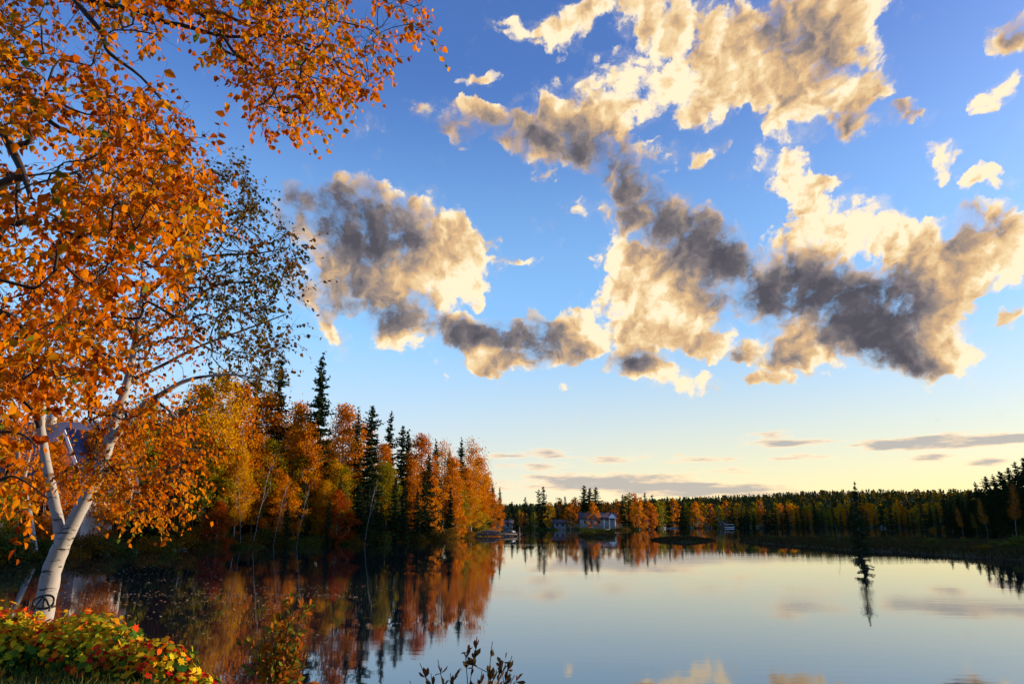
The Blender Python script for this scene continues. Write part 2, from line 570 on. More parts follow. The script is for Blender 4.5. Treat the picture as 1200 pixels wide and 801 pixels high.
def radii_for(par, ends, tip, power):
    cnt = np.zeros(len(par))
    for e in ends:
        cnt[e] += 1
    for i in range(len(par) - 1, -1, -1):
        if par[i] >= 0:
            cnt[par[i]] += cnt[i]
    return tip * np.maximum(cnt, 1) ** power


def catmull(pts, per=5):
    pts = np.asarray(pts, float)
    p = np.vstack((2 * pts[0] - pts[1], pts, 2 * pts[-1] - pts[-2]))
    out = []
    for i in range(1, len(p) - 2):
        for s in np.arange(per) / per:
            out.append(.5 * (2 * p[i] + (p[i + 1] - p[i - 1]) * s + (2 * p[i - 1] - 5 * p[i] + 4 * p[i + 1] - p[i + 2]) * s * s + (3 * p[i] - p[i - 1] - 3 * p[i + 1] + p[i + 2]) * s ** 3))
    out.append(pts[-1])
    return np.array(out)


# objects --------------------------------------------------------------------
def link(name, me, parent=None):
    o = bpy.data.objects.new(name, me)
    C.objects.link(o)
    if parent is not None:
        o.parent = parent
    return o


def thing(name, label, cat, loc=(0, 0, 0), rot=0.0, scale=1.0, group=None):
    o = bpy.data.objects.new(name, None)
    C.objects.link(o)
    o.location = loc
    o.rotation_euler = (0, 0, rot)
    o.scale = (scale, scale, scale) if not isinstance(scale, tuple) else scale
    o.empty_display_size = .2
    o['label'], o['category'] = label, cat
    if group:
        o['group'] = group
    return o


def tag(o, label, cat, group=None):
    o['label'], o['category'] = label, cat
    if group:
        o['group'] = group
    return o


def kind(o, k):
    o['kind'] = k
    return o


# ------------------------------------------------------------------ plan of the lake
def wl(px, py):
    p = on_water(px, py)
    return (p[0], p[1])


LAKE = [(-75, 18), (-30, 14), (-10, 12.2), (-6.6, 11.2), (-4.6, 10.2), (-3.2, 9.3), (-2.4, 8.1), (-1.8, 6.9), (-1.0, 5.9), (0.5, 5.4), (4, 5.0), (12, 4), (30, 0), (60, -10), (95, 0),
        (118, 40), (128, 80), (132, 120), (140, 165)] + [wl(1240, 623), wl(1200, 622), wl(1150, 621.2), wl(1110, 620.4), wl(1094, 619.2)] + \
       [wl(1086, 617.6), wl(1000, 617.2), wl(930, 617.3), wl(860, 617.8), wl(800, 618.2), wl(765, 619.0), wl(735, 620.4), wl(700, 620.6), wl(660, 620.4), wl(625, 620.0), wl(604, 619.6)] + \
       [wl(590, 621.5), wl(578, 623.5), wl(560, 627), wl(545, 629), wl(500, 633), wl(437, 636), wl(330, 638.5), wl(230, 642), wl(120, 648), wl(0, 656), wl(-120, 664)]
LAKE = np.array(LAKE)


def poly_sd(x, y, poly):
    """distance to a polygon's edge, negative inside"""
    d = np.full(x.shape, 1e9)
    inside = np.zeros(x.shape, bool)
    for (x0, y0), (x1, y1) in zip(poly, np.roll(poly, -1, 0)):
        ex, ey = x1 - x0, y1 - y0
        t = np.clip(((x - x0) * ex + (y - y0) * ey) / (ex * ex + ey * ey), 0, 1)
        d = np.minimum(d, np.hypot(x - x0 - t * ex, y - y0 - t * ey))
        cross = ((y0 > y) != (y1 > y)) & (x < (x1 - x0) * (y - y0) / np.where(y1 == y0, 1e-9, y1 - y0) + x0)
        inside ^= cross
    return np.where(inside, -d, d)


ISLE_BIG = np.array([wl(868, 634), wl(915, 638), wl(960, 641.5), wl(1000, 645), wl(1050, 646.5), wl(1100, 650), wl(1150, 653), wl(1220, 658), wl(1330, 664), wl(1400, 650), wl(1330, 641), wl(1200, 637), wl(1100, 634.5), wl(1000, 633), wl(920, 632), wl(870, 632)])
ISLE_ROUND = np.array([wl(678, 627.5), wl(692, 629.3), wl(712, 629), wl(722, 627), wl(708, 625), wl(688, 625)])
ISLE_FLAT = np.array([wl(762, 632.5), wl(785, 635), (wl(815, 635.2)), wl(838, 633), wl(822, 630.5), wl(780, 630)])
ISLES = [ISLE_BIG, ISLE_ROUND, ISLE_FLAT]


def vnoise(x, y, s, seed=0):
    """cheap smooth noise from a few rotated sines"""
    r = np.random.default_rng(seed)
    o = 0
    for k in range(5):
        a, ph = r.uniform(0, 6.3), r.uniform(0, 6.3)
        f = s * (1 + .7 * k)
        o = o + np.sin((x * math.cos(a) + y * math.sin(a)) * f + ph + 1.3 * np.sin((x * math.sin(a) - y * math.cos(a)) * f * .6 + ph * 2)) / (1 + .5 * k)
    return o / 3.2


def sstep(v, a, b):
    t = np.clip((v - a) / (b - a), 0, 1)
    return t * t * (3 - 2 * t)


SHADE_RIDGE = np.array([(165, 30), (178, 80), (185, 120), (190, 160), (205, 190), (240, 235), (330, 330), (430, 470), (560, 620)])
SHADE_RIDGE_TOP = np.array([14, 17, 32, 33, 27, 28, 42, 45, 45.0])


def height(x, y):
    x, y = np.asarray(x, float), np.asarray(y, float)
    sd = poly_sd(x, y, LAKE)
    r = np.hypot(x, y)
    near = 1 - sstep(r, 18, 34)
    shore = np.clip(sd, -4, 4)
    z_near = np.where(sd > 0, 1.22 * sstep(sd, -.1, 1.25) + .02 * vnoise(x, y, 2.5, 3), shore * .35)
    z_far = np.where(sd > 0, .75 * sstep(sd, -.2, 6) + .05 * np.clip(sd, 0, 60) * sstep(sd, 2, 14) + .25 * vnoise(x, y, .15, 5) * sstep(sd, 2, 10), shore * .3)
    z = z_near * near + z_far * (1 - near)
    z = z + np.where((x < 25) & (y > 30), .11 * np.clip(sd - 7, 0, 80) * sstep(25 - x, 0, 25) * sstep(190 - y, 0, 60), 0)
    # rise added out of view on the right, shaped to shade the shores
    d, top = np.full(x.shape, 1e9), np.zeros(x.shape)
    for (x0, y0), (x1, y1), h0, h1 in zip(SHADE_RIDGE[:-1], SHADE_RIDGE[1:], SHADE_RIDGE_TOP[:-1], SHADE_RIDGE_TOP[1:]):
        t = np.clip(((x - x0) * (x1 - x0) + (y - y0) * (y1 - y0)) / ((x1 - x0) ** 2 + (y1 - y0) ** 2), 0, 1)
        dk = np.hypot(x - x0 - t * (x1 - x0), y - y0 - t * (y1 - y0))
        top = np.where(dk < d, h0 + (h1 - h0) * t, top)
        d = np.minimum(d, dk)
    ridge = (top + 3.0 * vnoise(x, y, .07, 8)) * np.exp(-(d / 44) ** 2) * sstep(sd, 8, 40)
    # far hills
    az_ = np.arctan2(x, y)
    hill = sstep(r, 480, 1000) * (12 + 14 * sstep(az_, .02, .42) + 3 * vnoise(az_ * 10, az_ * 0, 1.0, 2)) * sstep(sd, 20, 300)
    z = z + np.where(sd > 0, ridge + hill, 0)
    for isle in ISLES:
        si = poly_sd(x, y, isle)
        z = np.maximum(z, np.where(si < 0, .28 * sstep(-si, -.3, 2.0), np.clip(-si * .3, -4, 0)))
    return z



def ground_z(x, y):
    return float(height(np.array([x]), np.array([y]))[0])


# ------------------------------------------------------------------ terrain and water
def build_terrain():
    rr = np.concatenate(([.6], np.geomspace(1.2, 14, 70), np.geomspace(14.4, 1500, 190), np.geomspace(1600, 9000, 14)))
    a = np.concatenate((np.linspace(-48, 48, 420), np.linspace(50, 310, 120)))
    A, RR = np.meshgrid(np.radians(a), rr)
    x, y = RR * np.sin(A), RR * np.cos(A)
    z = height(x, y)
    z[RR > 1550] = np.minimum(z[RR > 1550], 20)
    n, m = A.shape
    idx = np.arange(n * m).reshape(n, m)
    nxt = np.roll(idx, -1, 1)
    q = np.stack((idx[:-1], idx[1:], nxt[1:], nxt[:-1]), -1).reshape(-1, 4)[:, ::-1]
    g = Geo()
    g.add(np.stack((x, y, z), -1).reshape(-1, 3), q)
    g.add(np.stack((x[0], y[0], z[0]), -1), [tuple(range(m))])
    m_, n_ = material('ground')
    tc = n_.new('ShaderNodeTexCoord').outputs['Object']
    big = n_.noise(tc, .12, 6, .6).outputs[0]
    fine = n_.noise(tc, 6.0, 6, .65).outputs[0]
    leaf = n_.new('ShaderNodeTexVoronoi')
    n_.put(leaf.inputs['Vector'], tc)
    leaf.inputs['Scale'].default_value = 14
    soil = n_.mix(fine, (.018, .014, .009), (.06, .045, .025))
    turf = n_.mix(fine, (.02, .035, .01), (.07, .085, .022))
    col = n_.mix(n_.smooth(big, .42, .58), soil, turf)
    fallen = n_.mix(n_.new('ShaderNodeObjectInfo').outputs['Random'], (.28, .10, .02), (.34, .18, .03))
    spots = n_.math('MULTIPLY', n_.smooth(leaf.outputs['Distance'], .30, .22), n_.smooth(fine, .48, .56))
    col = n_.mix(spots, col, fallen)
    finish(n_, principled(n_, col, .95, bump(n_, fine, .6, .05), .1))
    o = link('terrain', g.mesh('terrain', m_, True))
    return kind(o, 'structure')


build_terrain()


def build_water():
    g = Geo()
    k = 96
    a = np.arange(k) * 2 * np.pi / k
    rr = [0, 30, 200, 1200, 9000]
    ring = [np.array([[0, 0, 0.]])]
    for r in rr[1:]:
        ring.append(np.stack((r * np.sin(a), r * np.cos(a), 0 * a), 1))
    v = np.concatenate(ring)
    f3 = [(0, 1 + (i + 1) % k, 1 + i) for i in range(k)]
    g.add(v, f3)
    f4 = []
    for j in range(3):
        o0, o1 = 1 + j * k, 1 + (j + 1) * k
        f4 += [(o0 + i, o0 + (i + 1) % k, o1 + (i + 1) % k, o1 + i) for i in range(k)]
    g.f.setdefault(4, []).append(np.array(f4))
    m_, n_ = material('lake water')
    tc = n_.new('ShaderNodeTexCoord').outputs['Object']
    wave = n_.noise(n_.vmath('MULTIPLY', tc, (.55, 1.6, 1)), 1.5, 4, .55).outputs[0]
    long_ = n_.noise(n_.vmath('MULTIPLY', tc, (.12, .5, 1)), 1.0, 3, .5).outputs[0]
    calm = n_.smooth(n_.noise(n_.vmath('MULTIPLY', tc, (.3, 1, 1)), .05, 4, .6).outputs[0], .40, .68, .15, 1.7)
    h = n_.math('ADD', n_.math('MULTIPLY', n_.math('MULTIPLY', wave, calm), .6), long_)
    b = n_.new('ShaderNodeBump')
    b.inputs['Strength'].default_value = WATER_BUMP
    b.inputs['Distance'].default_value = .02
    n_.put(b.inputs['Height'], h)
    p = n_.new('ShaderNodeBsdfPrincipled')
    p.inputs['Base Color'].default_value = (.005, .011, .018, 1)
    n_.put(p.inputs['Roughness'], n_.linear(calm, .15, 1.7, .012, .055))
    p.inputs['IOR'].default_value = WATER_IOR
    n_.put(p.inputs['Normal'], b.outputs[0])
    finish(n_, p.outputs[0])
    o = link('lake_water', g.mesh('lake_water', m_))
    return kind(o, 'structure')


WATER_BUMP, WATER_IOR = .12, 2.3
build_water()

# ------------------------------------------------------------------ materials of the vegetation
AUTUMN = leaf_material('autumn leaves', [(0, (.30, .075, .004)), (.35, (.49, .150, .003)), (.7, (.58, .235, .005)), (1, (.42, .085, .003))], .45)
NEAR_LEAF = leaf_material('near birch leaves', [(0, (.20, .030, .002)), (.22, (.42, .09, .002)), (.5, (.60, .175, .003)), (.82, (.62, .28, .008)), (1, (.15, .19, .02))], .52)
OLIVE_LEAF = leaf_material('thin birch leaves', [(0, (.20, .062, .006)), (.35, (.12, .060, .008)), (.7, (.075, .06, .010)), (1, (.04, .05, .010))], .30)
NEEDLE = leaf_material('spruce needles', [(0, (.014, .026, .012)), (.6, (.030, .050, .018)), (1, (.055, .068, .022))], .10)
BUSH = leaf_material('shrub leaves', [(0, (.03, .045, .014)), (.5, (.06, .085, .02)), (.85, (.13, .13, .025)), (1, (.24, .09, .015))], .3)


def bark(name, light, dark, band=26.0, amount=.5):
    m, n = material(name)
    tc = n.new('ShaderNodeTexCoord').outputs['Object']
    lent = n.noise(n.vmath('MULTIPLY', tc, (3.5, 3.5, band)), 1.0, 4, .65).outputs[0]
    patch = n.noise(n.vmath('MULTIPLY', tc, (2.2, 2.2, 3.0)), 1.3, 5, .6).outputs[0]
    fine = n.noise(tc, 60, 4, .6).outputs[0]
    f = n.math('MAXIMUM', n.smooth(lent, .565, .63), n.math('MULTIPLY', n.smooth(patch, .59, .68), .95))
    col = n.mix(fine, tuple(c * .78 for c in light), light)
    col = n.mix(n.math('MULTIPLY', f, amount), col, dark)
    hgt = n.math('SUBTRACT', n.math('MULTIPLY', fine, .3), f)
    finish(n, principled(n, col, .85, bump(n, hgt, .5, .01), .2))
    return m


WHITE_BARK = bark('white birch bark', (.29, .28, .275), (.024, .020, .018), 17, 1.0)
GREY_BARK = bark('grey bark', (.16, .135, .115), (.03, .025, .02), 6, .7)
PALE_BARK = bark('pale aspen bark', (.30, .275, .245), (.06, .05, .04), 10, .8)
TWIG = paint('dark twigs', (.035, .024, .018), .9, .3, 8)

# ------------------------------------------------------------------ tree kinds (one mesh of each part, copied later)
H0 = 14.0


def spruce_kind(seed, radius, levels, start, sparse=.0, club=False, cards=11, size=.50):
    rng = np.random.default_rng(seed)
    lean = rng.normal(0, .12, 2)
    t = Geo()
    zz = np.linspace(0, H0, 12)
    pts = np.stack((lean[0] * (zz / H0) ** 2, lean[1] * (zz / H0) ** 2, zz), 1)
    t.tube(pts, .17 * (1 - zz / H0 * .93), 7)
    g = Geo()
    cs, tips, ups, ws, ls, tn = [], [], [], [], [], []
    A_, B_, RA, RB = [], [], [], []
    gap = rng.uniform(.75, 1.0, levels)
    for li in range(levels):
        f = li / (levels - 1)
        z = H0 * (start + (1.0 - start) * f) + rng.normal(0, .08)
        reach = radius * ((1 - f) ** .72) * gap[li] + .22
        if f < .22:
            reach *= .55 + 2 * f
        if club and .80 < f < .97:
            reach *= 1.7
        nb = int(8 if f < .85 else 6)
        a0 = rng.uniform(0, 6.3)
        for b in range(nb):
            if rng.random() < sparse * (1 - .5 * f):
                continue
            a = a0 + b * 6.283 / nb + rng.normal(0, .25)
            L = reach * (rng.uniform(.5, 1.15) if rng.random() < .8 else rng.uniform(.9, 1.45))
            out = np.array((math.cos(a), math.sin(a), 0))
            drop = rng.uniform(.15, .42) * (1 - f) + (-.25 if f > .8 else 0)
            n = max(3, int(cards * (L / radius) ** .7 * rng.uniform(.8, 1.2)))
            s = (np.arange(n) + rng.uniform(.2, .9, n)) / n
            zc = -drop * L * (s ** .8) + .18 * L * s ** 3
            zb = z + rng.normal(0, .5) * H0 * (1 - start) / levels
            p0 = np.array((pts[-1, 0] * (zb / H0) ** 2, pts[-1, 1] * (zb / H0) ** 2, zb))
            c = p0 + out * (s * L)[:, None] + np.array((0, 0, 1.)) * zc[:, None]
            c += rng.normal(0, .05, (n, 3))
            side = np.array((-out[1], out[0], 0)) * rng.choice((-1, 1), n)[:, None]
            tip = unit(out * .75 + side * rng.uniform(.2, 1.1, (n, 1)) + np.stack((0 * s, 0 * s, rng.uniform(-.75, .05, n)), 1))
            cs.append(c); tips.append(tip)
            ls.append(size * (1 - .35 * s) * (1 - .40 * f) * rng.uniform(.7, 1.3, n))
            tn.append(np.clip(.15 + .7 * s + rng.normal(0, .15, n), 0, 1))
            A_.append(p0); B_.append(p0 + out * L * .8 + np.array((0, 0, -drop * L * .75))); RA.append(.028); RB.append(.008)
    t.edges(A_, B_, np.array(RA), np.array(RB), 3)
    c, tip, L, tn = map(np.concatenate, (cs, tips, ls, tn))
    n = len(c)
    side = unit(np.cross(tip, np.array((0, 0, 1.)) + .5 * rng.standard_normal((n, 3))))
    L = L[:, None]
    for roll in (0, 1):
        w = side if roll == 0 else unit(np.cross(tip, side))
        v = np.stack((c - tip * L * .35, c + w * L * .24, c + tip * L * .75, c - w * L * .24), 1)
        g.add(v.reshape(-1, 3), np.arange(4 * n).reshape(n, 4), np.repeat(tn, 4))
    # the leader
    leaf_cards(g, np.stack((np.full(14, pts[-1, 0]), np.full(14, pts[-1, 1]), H0 - rng.uniform(-.25, .9, 14)), 1), .34, rng, .3, hang=-1.2)
    return g.mesh('spruce_crown', NEEDLE), t.mesh('spruce_trunk', GREY_BARK, True)


def broad_kind(seed, width, base, clumps, per, size, stems=1, sparse_top=False, bark_m=None, leaf_m=None, tip=.012):
    """birch or aspen: crown of leaf clumps hung on real branches"""
    rng = np.random.default_rng(seed)
    nodes, par = [np.array((0, 0, -.3))], [-1]
    for s in range(stems):
        i = 0
        a = rng.uniform(0, 6.3)
        lean = (rng.uniform(.4, 1.3) if stems > 1 else rng.uniform(0, .5))
        for z in np.linspace(.6, H0 * .86, 13):
            f = z / H0
            nodes.append(np.array((math.cos(a) * lean * f ** 1.3 + rng.normal(0, .06), math.sin(a) * lean * f ** 1.3 + rng.normal(0, .06), z)))
            par.append(i)
            i = len(nodes) - 1
    tg = []
    while len(tg) < clumps:
        f = rng.uniform(base, 1.0)
        prof = math.sin(math.pi * min(1, ((f - base) / (1 - base)) * .80 + .20)) ** .75
        rmax = width * prof * rng.uniform(.75, 1.1)
        rad = rmax * math.sqrt(rng.uniform(.08, 1))
        a = rng.uniform(0, 6.3)
        k = 1 + .28 * math.sin(a * 2 + seed) + .2 * math.sin(a * 3 + f * 9)
        tg.append((rad * k * math.cos(a), rad * k * math.sin(a), f * H0))
    tg = np.array(tg)
    P_, pr, ends = grow(nodes, par, tg, rng, .55, curl=.25, droop=.12, low=.9)
    r = radii_for(pr, ends, tip, .46)
    r[0] *= 1.15
    t = Geo()
    i = np.arange(1, len(P_))
    t.edges(P_[pr[i]], P_[i], np.minimum(r[pr[i]], r[i] * 1.35), r[i], 5)
    g = Geo()
    dens = np.clip(rng.normal(1, .35, len(tg)), .25, 1.8)
    if sparse_top:
        dens *= np.clip(1.35 - (tg[:, 2] / H0 - .55) * 2.4, .12, 1.3)
    for k, (p, e) in enumerate(zip(tg, ends)):
        n = int(per * dens[k])
        if n == 0:
            continue
        sp = rng.uniform(.32, .62)
        c = p + rng.standard_normal((n, 3)) * np.array((sp, sp, sp * .62))
        base_t = rng.uniform(.15, .8)
        leaf_cards(g, c, size, rng, .75, np.clip(base_t + rng.normal(0, .18, n), 0, 1), .5)
    return g.mesh('birch_crown', leaf_m or AUTUMN), t.mesh('birch_trunk', bark_m or PALE_BARK, True)


def bare_kind(seed, width=1.6, base=.35, n=150, bark_m=None, lean=.4):
    rng = np.random.default_rng(seed)
    nodes, par = [np.array((0, 0, -.3))], [-1]
    for i, z in enumerate(np.linspace(.6, H0 * .9, 12)):
        nodes.append(np.array((lean * (z / H0) ** 1.4 + rng.normal(0, .06), rng.normal(0, .06), z)))
        par.append(i)
    f = rng.uniform(base, 1.0, n)
    rad = width * np.sqrt(rng.uniform(.1, 1, n)) * np.sin(np.pi * np.clip((f - base) / (1 - base) * .8 + .2, 0, 1)) ** .7
    a = rng.uniform(0, 6.3, n)
    tg = np.stack((rad * np.cos(a) + lean * f, rad * np.sin(a), f * H0), 1)
    P_, pr, ends = grow(nodes, par, tg, rng, .5, curl=.3, droop=.15, low=1.0)
    r = radii_for(pr, ends, .010, .46)
    i = np.arange(1, len(P_))
    thick = (i < 13)
    t, b = Geo(), Geo()
    t.edges(P_[pr[i[thick]]], P_[i[thick]], r[pr[i[thick]]], r[i[thick]], 6)
    b.edges(P_[pr[i[~thick]]], P_[i[~thick]], r[i[~thick]] * 1.2, r[i[~thick]], 3)
    return b.mesh('bare_branches', bark_m or PALE_BARK), t.mesh('bare_trunk', bark_m or PALE_BARK, True)


def bush_kind(seed, n=2600, size=.085, mat=None):
    rng = np.random.default_rng(seed)
    tg = []
    for k in range(26):
        a, rad, z = rng.uniform(0, 6.3), .95 * math.sqrt(rng.random()), rng.uniform(.25, 1.0)
        rad *= math.sqrt(max(.05, 1.1 - z))
        tg.append((rad * math.cos(a), rad * math.sin(a), z))
    tg = np.array(tg)
    P_, pr, ends = grow([np.array((0, 0, -.1)), np.array((0, 0, .05))], [-1, 0], tg, rng, .2, curl=.3, low=.8)
    i = np.arange(1, len(P_))
    t = Geo()
    t.edges(P_[pr[i]], P_[i], np.full(len(i), .012), np.full(len(i), .009), 3)
    g = Geo()
    k = rng.integers(0, len(tg), n)
    leaf_cards(g, tg[k] + rng.standard_normal((n, 3)) * np.array((.17, .17, .12)), size, rng, .55, np.clip(rng.normal(.5, .22, n), 0, 1), .1)
    return g.mesh('shrub_foliage', mat or BUSH), t.mesh('shrub_stems', TWIG)


SPRUCE = {'narrow': spruce_kind(1, 1.75, 34, .14, .10, False, 28, .48), 'club': spruce_kind(2, 1.65, 36, .10, .06, True, 28, .48), 'wide': spruce_kind(3, 2.7, 36, .04, .03, False, 38, .55),
          'ragged': spruce_kind(4, 1.95, 28, .22, .22, False, 30, .50), 'young': spruce_kind(5, 3.2, 26, .01, .0, False, 36, .75)}
BROAD = {'oval': broad_kind(11, 2.5, .30, 150, 62, .20), 'tall': broad_kind(12, 1.75, .26, 140, 58, .20), 'round': broad_kind(13, 3.4, .22, 190, 62, .22, 3),
         'airy': broad_kind(14, 2.2, .34, 130, 44, .19, 1, True), 'low': broad_kind(15, 4.2, .10, 180, 62, .26, 4)}
BARE = {'bare': bare_kind(21), 'leaning': bare_kind(22, 1.0, .5, 60, WHITE_BARK, 3.6)}
BUSHES = [bush_kind(31), bush_kind(32, 2200, .10), bush_kind(33, 3200, .07)]
FAR_SPRUCE = [spruce_kind(41, 2.2, 18, .04, .05, False, 10, .95), spruce_kind(42, 1.9, 18, .06, .1, True, 10, .95), spruce_kind(43, 2.9, 18, .02, .03, False, 14, .95)]
FAR_BROAD = [broad_kind(51, 2.9, .18, 70, 22, .5, 2, tip=.03), broad_kind(52, 2.3, .2, 60, 22, .5, 1, tip=.03), broad_kind(53, 3.8, .12, 80, 22, .55, 3, tip=.03)]

ORANGE, GOLD, RUST, RED, OLIVE, AMBER = (1, 1, 1, 1), (1.0, 1.5, 1.2, 1), (.88, .72, .9, 1), (.62, .34, .9, 1), (.42, 1.05, 1.3, 1), (1.1, 1.22, 1, 1)
_rng = random.Random(7)


def plant(name, label, cat, pair, x, y, h, color=(1, 1, 1, 1), group=None, fat=1.0, parts=('crown', 'trunk'), h0=H0, sink=.1, turn=None, tilt=None):
    s = h / h0
    t = thing(name, label, cat, (x, y, ground_z(x, y) - sink), _rng.uniform(0, 6.28) if turn is None else turn, (s * fat, s * fat, s), group)
    if tilt:
        t.rotation_euler = (tilt[0], tilt[1], t.rotation_euler[2])
    for n_, me in zip(parts, pair):
        o = link(n_, me, t)
        o.color = color
    return t


def tree_at(name, label, cat, pair, px, top, depth, **kw):
    p = at(px, top, depth)
    h = max(1.0, p[2] - ground_z(p[0], p[1]) + .1)
    return plant(name, label, cat, pair, float(p[0]), float(p[1]), float(h), **kw)


_SX = [-150, -60, 0, 120, 230, 330, 437, 500, 545, 560, 575, 590]
_SD = [42, 48, 53, 64, 77, 88, 96, 110, 138, 155, 190, 235]


def shore(px):
    return float(np.interp(px, _SX, _SD))
#--TREES--


# ------------------------------------------------------------------ the wood on the left shore
# pixel of the tip, how far behind the waterline, kind, colour, label
FRONT_SPRUCES = [
    (379, 421, 6, 'narrow', 'tall thin dark spruce with tiered open branches standing clear above the orange trees', .85),
    (331, 420, 9, 'narrow', 'tall dark spruce half behind the bare twigs of the white birch, second tallest', .8),
    (303, 436, 16, 'ragged', 'dark ragged spruce tip showing through the olive birch twigs', .8),
    (420, 483, 8, 'narrow', 'slim spruce with a pointed tip left of the bushier pointed spruce', .7),
    (437, 478, 5, 'club', 'bushy pointed spruce highest of the cluster in the middle of the left wood', 1.0),
    (458, 486, 9, 'ragged', 'open topped spruce with a knobby tip beside the pale sky gap', .8),
    (472, 501, 6, 'club', 'spruce with a blunt bent top in front of the deep orange birch', .9),
    (479, 508, 12, 'narrow', 'narrow spruce close behind the blunt topped one', .9),
    (511, 519, 8, 'narrow', 'thin spruce spike rising from the bright orange birches', .8),
    (503, 534, 2, 'wide', 'broad dark fir with a full skirt standing at the water before the orange birches', .72),
    (527, 530, 7, 'narrow', 'small thin spruce tip between two orange crowns', .8),
    (541, 517, 9, 'narrow', 'thin spruce next to the golden topped birch near the point', .8),
    (515, 562, 1, 'young', 'low dark fir with branches down to the water beside the broad fir', .60),
    (490, 573, 1, 'young', 'low green fir at the waterline left of the broad dark fir', .62),
    (463, 558, 2, 'wide', 'mid height green fir below the blunt topped spruce', .72),
    (447, 588, 1, 'young', 'small bluish fir at the waterline under the bushy pointed spruce', .62),
    (424, 566, 3, 'wide', 'yellowish green fir in the shade below the slim spruce', .72),
    (400, 560, 3, 'young', 'bright green young fir leaning over the dark shore', .50),
    (386, 585, 1, 'young', 'low dark green fir under the tallest spruce', .62),
    (356, 565, 3, 'wide', 'shaded dark fir between the leaning white trunks and the tallest spruce', .72),
    (338, 590, 1, 'young', 'low shaded fir right of the leaning white trunks', .6),
    (270, 575, 3, 'young', 'green fir under the golden birch on the left shore', .55),
    (252, 600, 1, 'young', 'small green fir beside the red leaved bush at the water', .55),
    (210, 592, 2, 'young', 'dark green fir in the shade behind the hanging orange branch', .6),
    (150, 590, 2, 'young', 'dark fir behind the fork of the white birch', .6),
    (497, 556, 1.5, 'wide', 'dark fir shoulder to shoulder with the broad fir, on its left', .75),
    (474, 566, 1, 'young', 'dark spreading fir at the waterline below the deep orange birch', .62),
    (434, 572, 1.5, 'young', 'dark spreading fir at the waterline left of the small bluish fir', .62),
    (528, 572, 1, 'young', 'last dark fir at the waterline before the orange point', .6),
    (572, 559, 8, 'narrow', 'little dark spruce at the outer end of the left wood', .9),
    (577, 567, 5, 'narrow', 'outermost small spruce of the left wood', .9),
    (586, 572, 30, 'narrow', 'lone thin spruce just past the end of the left wood', .8),
]
FRONT_BROAD = [
    (405, 478, 9, 'oval', ORANGE, 'pale orange birch with a rounded top right of the tallest spruce'),
    (352, 474, 12, 'tall', AMBER, 'narrow glowing orange birch between the two tallest spruces'),
    (363, 500, 6, 'oval', ORANGE, 'bright orange birch at the foot of the sky gap left of the tallest spruce'),
    (316, 462, 10, 'oval', ORANGE, 'orange birch behind the second tallest spruce'),
    (287, 452, 8, 'tall', ORANGE, 'deep orange birch beside the golden birch'),
    (264, 440, 5, 'oval', GOLD, 'tall golden yellow birch over the left shore'),
    (238, 452, 9, 'tall', GOLD, 'olive gold birch left of the tall golden one'),
    (283, 528, 3, 'oval', GOLD, 'low yellow birch on a pale trunk at the shaded shore'),
    (426, 500, 11, 'oval', AMBER, 'amber birch filling the gap left of the bushy pointed spruce'),
    (449, 521, 9, 'tall', ORANGE, 'orange birch low between the bushy and the open topped spruce'),
    (494, 512, 7, 'oval', RUST, 'dense deep orange birch right of the blunt topped spruce'),
    (484, 540, 4, 'tall', ORANGE, 'orange birch behind the broad dark fir'),
    (521, 517, 9, 'airy', AMBER, 'thin crowned orange birch right of the thin spruce spike'),
    (531, 538, 3, 'oval', ORANGE, 'vivid orange birch on a white trunk by the dock'),
    (553, 514, 9, 'airy', AMBER, 'tall airy birch with a sparse golden top near the point'),
    (547, 548, 4, 'tall', ORANGE, 'orange birch with a leaning white trunk next to the dock'),
    (561, 537, 9, 'oval', ORANGE, 'orange birch on the slope of the point'),
    (568, 556, 6, 'tall', RUST, 'rusty orange birch lower down the point'),
    (577, 577, 2, 'low', ORANGE, 'low spreading orange birch at the tip of the point'),
    (536, 590, 1, 'low', AMBER, 'low amber bushy birch at the water left of the dock'),
    (403, 548, 5, 'oval', OLIVE, 'green birch still in summer leaf below the pale orange one'),
    (455, 545, 7, 'oval', OLIVE, 'yellow green birch above the small bluish fir'),
    (397, 575, 2, 'low', RED, 'small dark red tree low on the shaded shore'),
    (258, 588, 0, 'low', RED, 'red leaved bushy tree over the white stones at the water'),
    (175, 470, 10, 'oval', OLIVE, 'tall dim olive tree behind the right stem of the white birch'),
    (215, 480, 12, 'round', RUST, 'rusty tree behind the hanging orange branch'),
    (120, 520, 14, 'round', RUST, 'rusty tree between the white birch and the house gable'),
    (10, 560, 4, 'low', OLIVE, 'low green tree before the blue roofed house'),
    (66, 520, 4, 'low', RUST, 'low rusty tree in front of the house gable, left one'),
    (134, 478, 4, 'round', ORANGE, 'rounded orange tree hiding the right end of the house'),
    (112, 528, 5, 'low', AMBER, 'low amber tree in front of the right edge of the house'),
]
for px, top, back, k, label, fat in FRONT_SPRUCES:
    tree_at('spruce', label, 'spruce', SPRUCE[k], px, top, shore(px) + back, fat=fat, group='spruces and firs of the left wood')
for px, top, back, k, col, label in FRONT_BROAD:
    tree_at('autumn_birch', label, 'birch', BROAD[k], px, top, shore(px) + back, color=col, group='autumn birches of the left wood', fat=.95)
for px, top, back, fat, turn, label in [
        (500, 505, 12, 1.0, 0, 'pale leafless birch top rising behind the deep orange birch'),
        (518, 511, 14, .9, 1, 'grey leafless tree beside the thin spruce spike'),
        (412, 488, 12, .9, 2, 'grey leafless tree behind the pale orange rounded birch')]:
    tree_at('bare_tree', label, 'tree', BARE['bare'], px, top, shore(px) + back, fat=fat, group='leafless trees of the left wood', turn=turn)
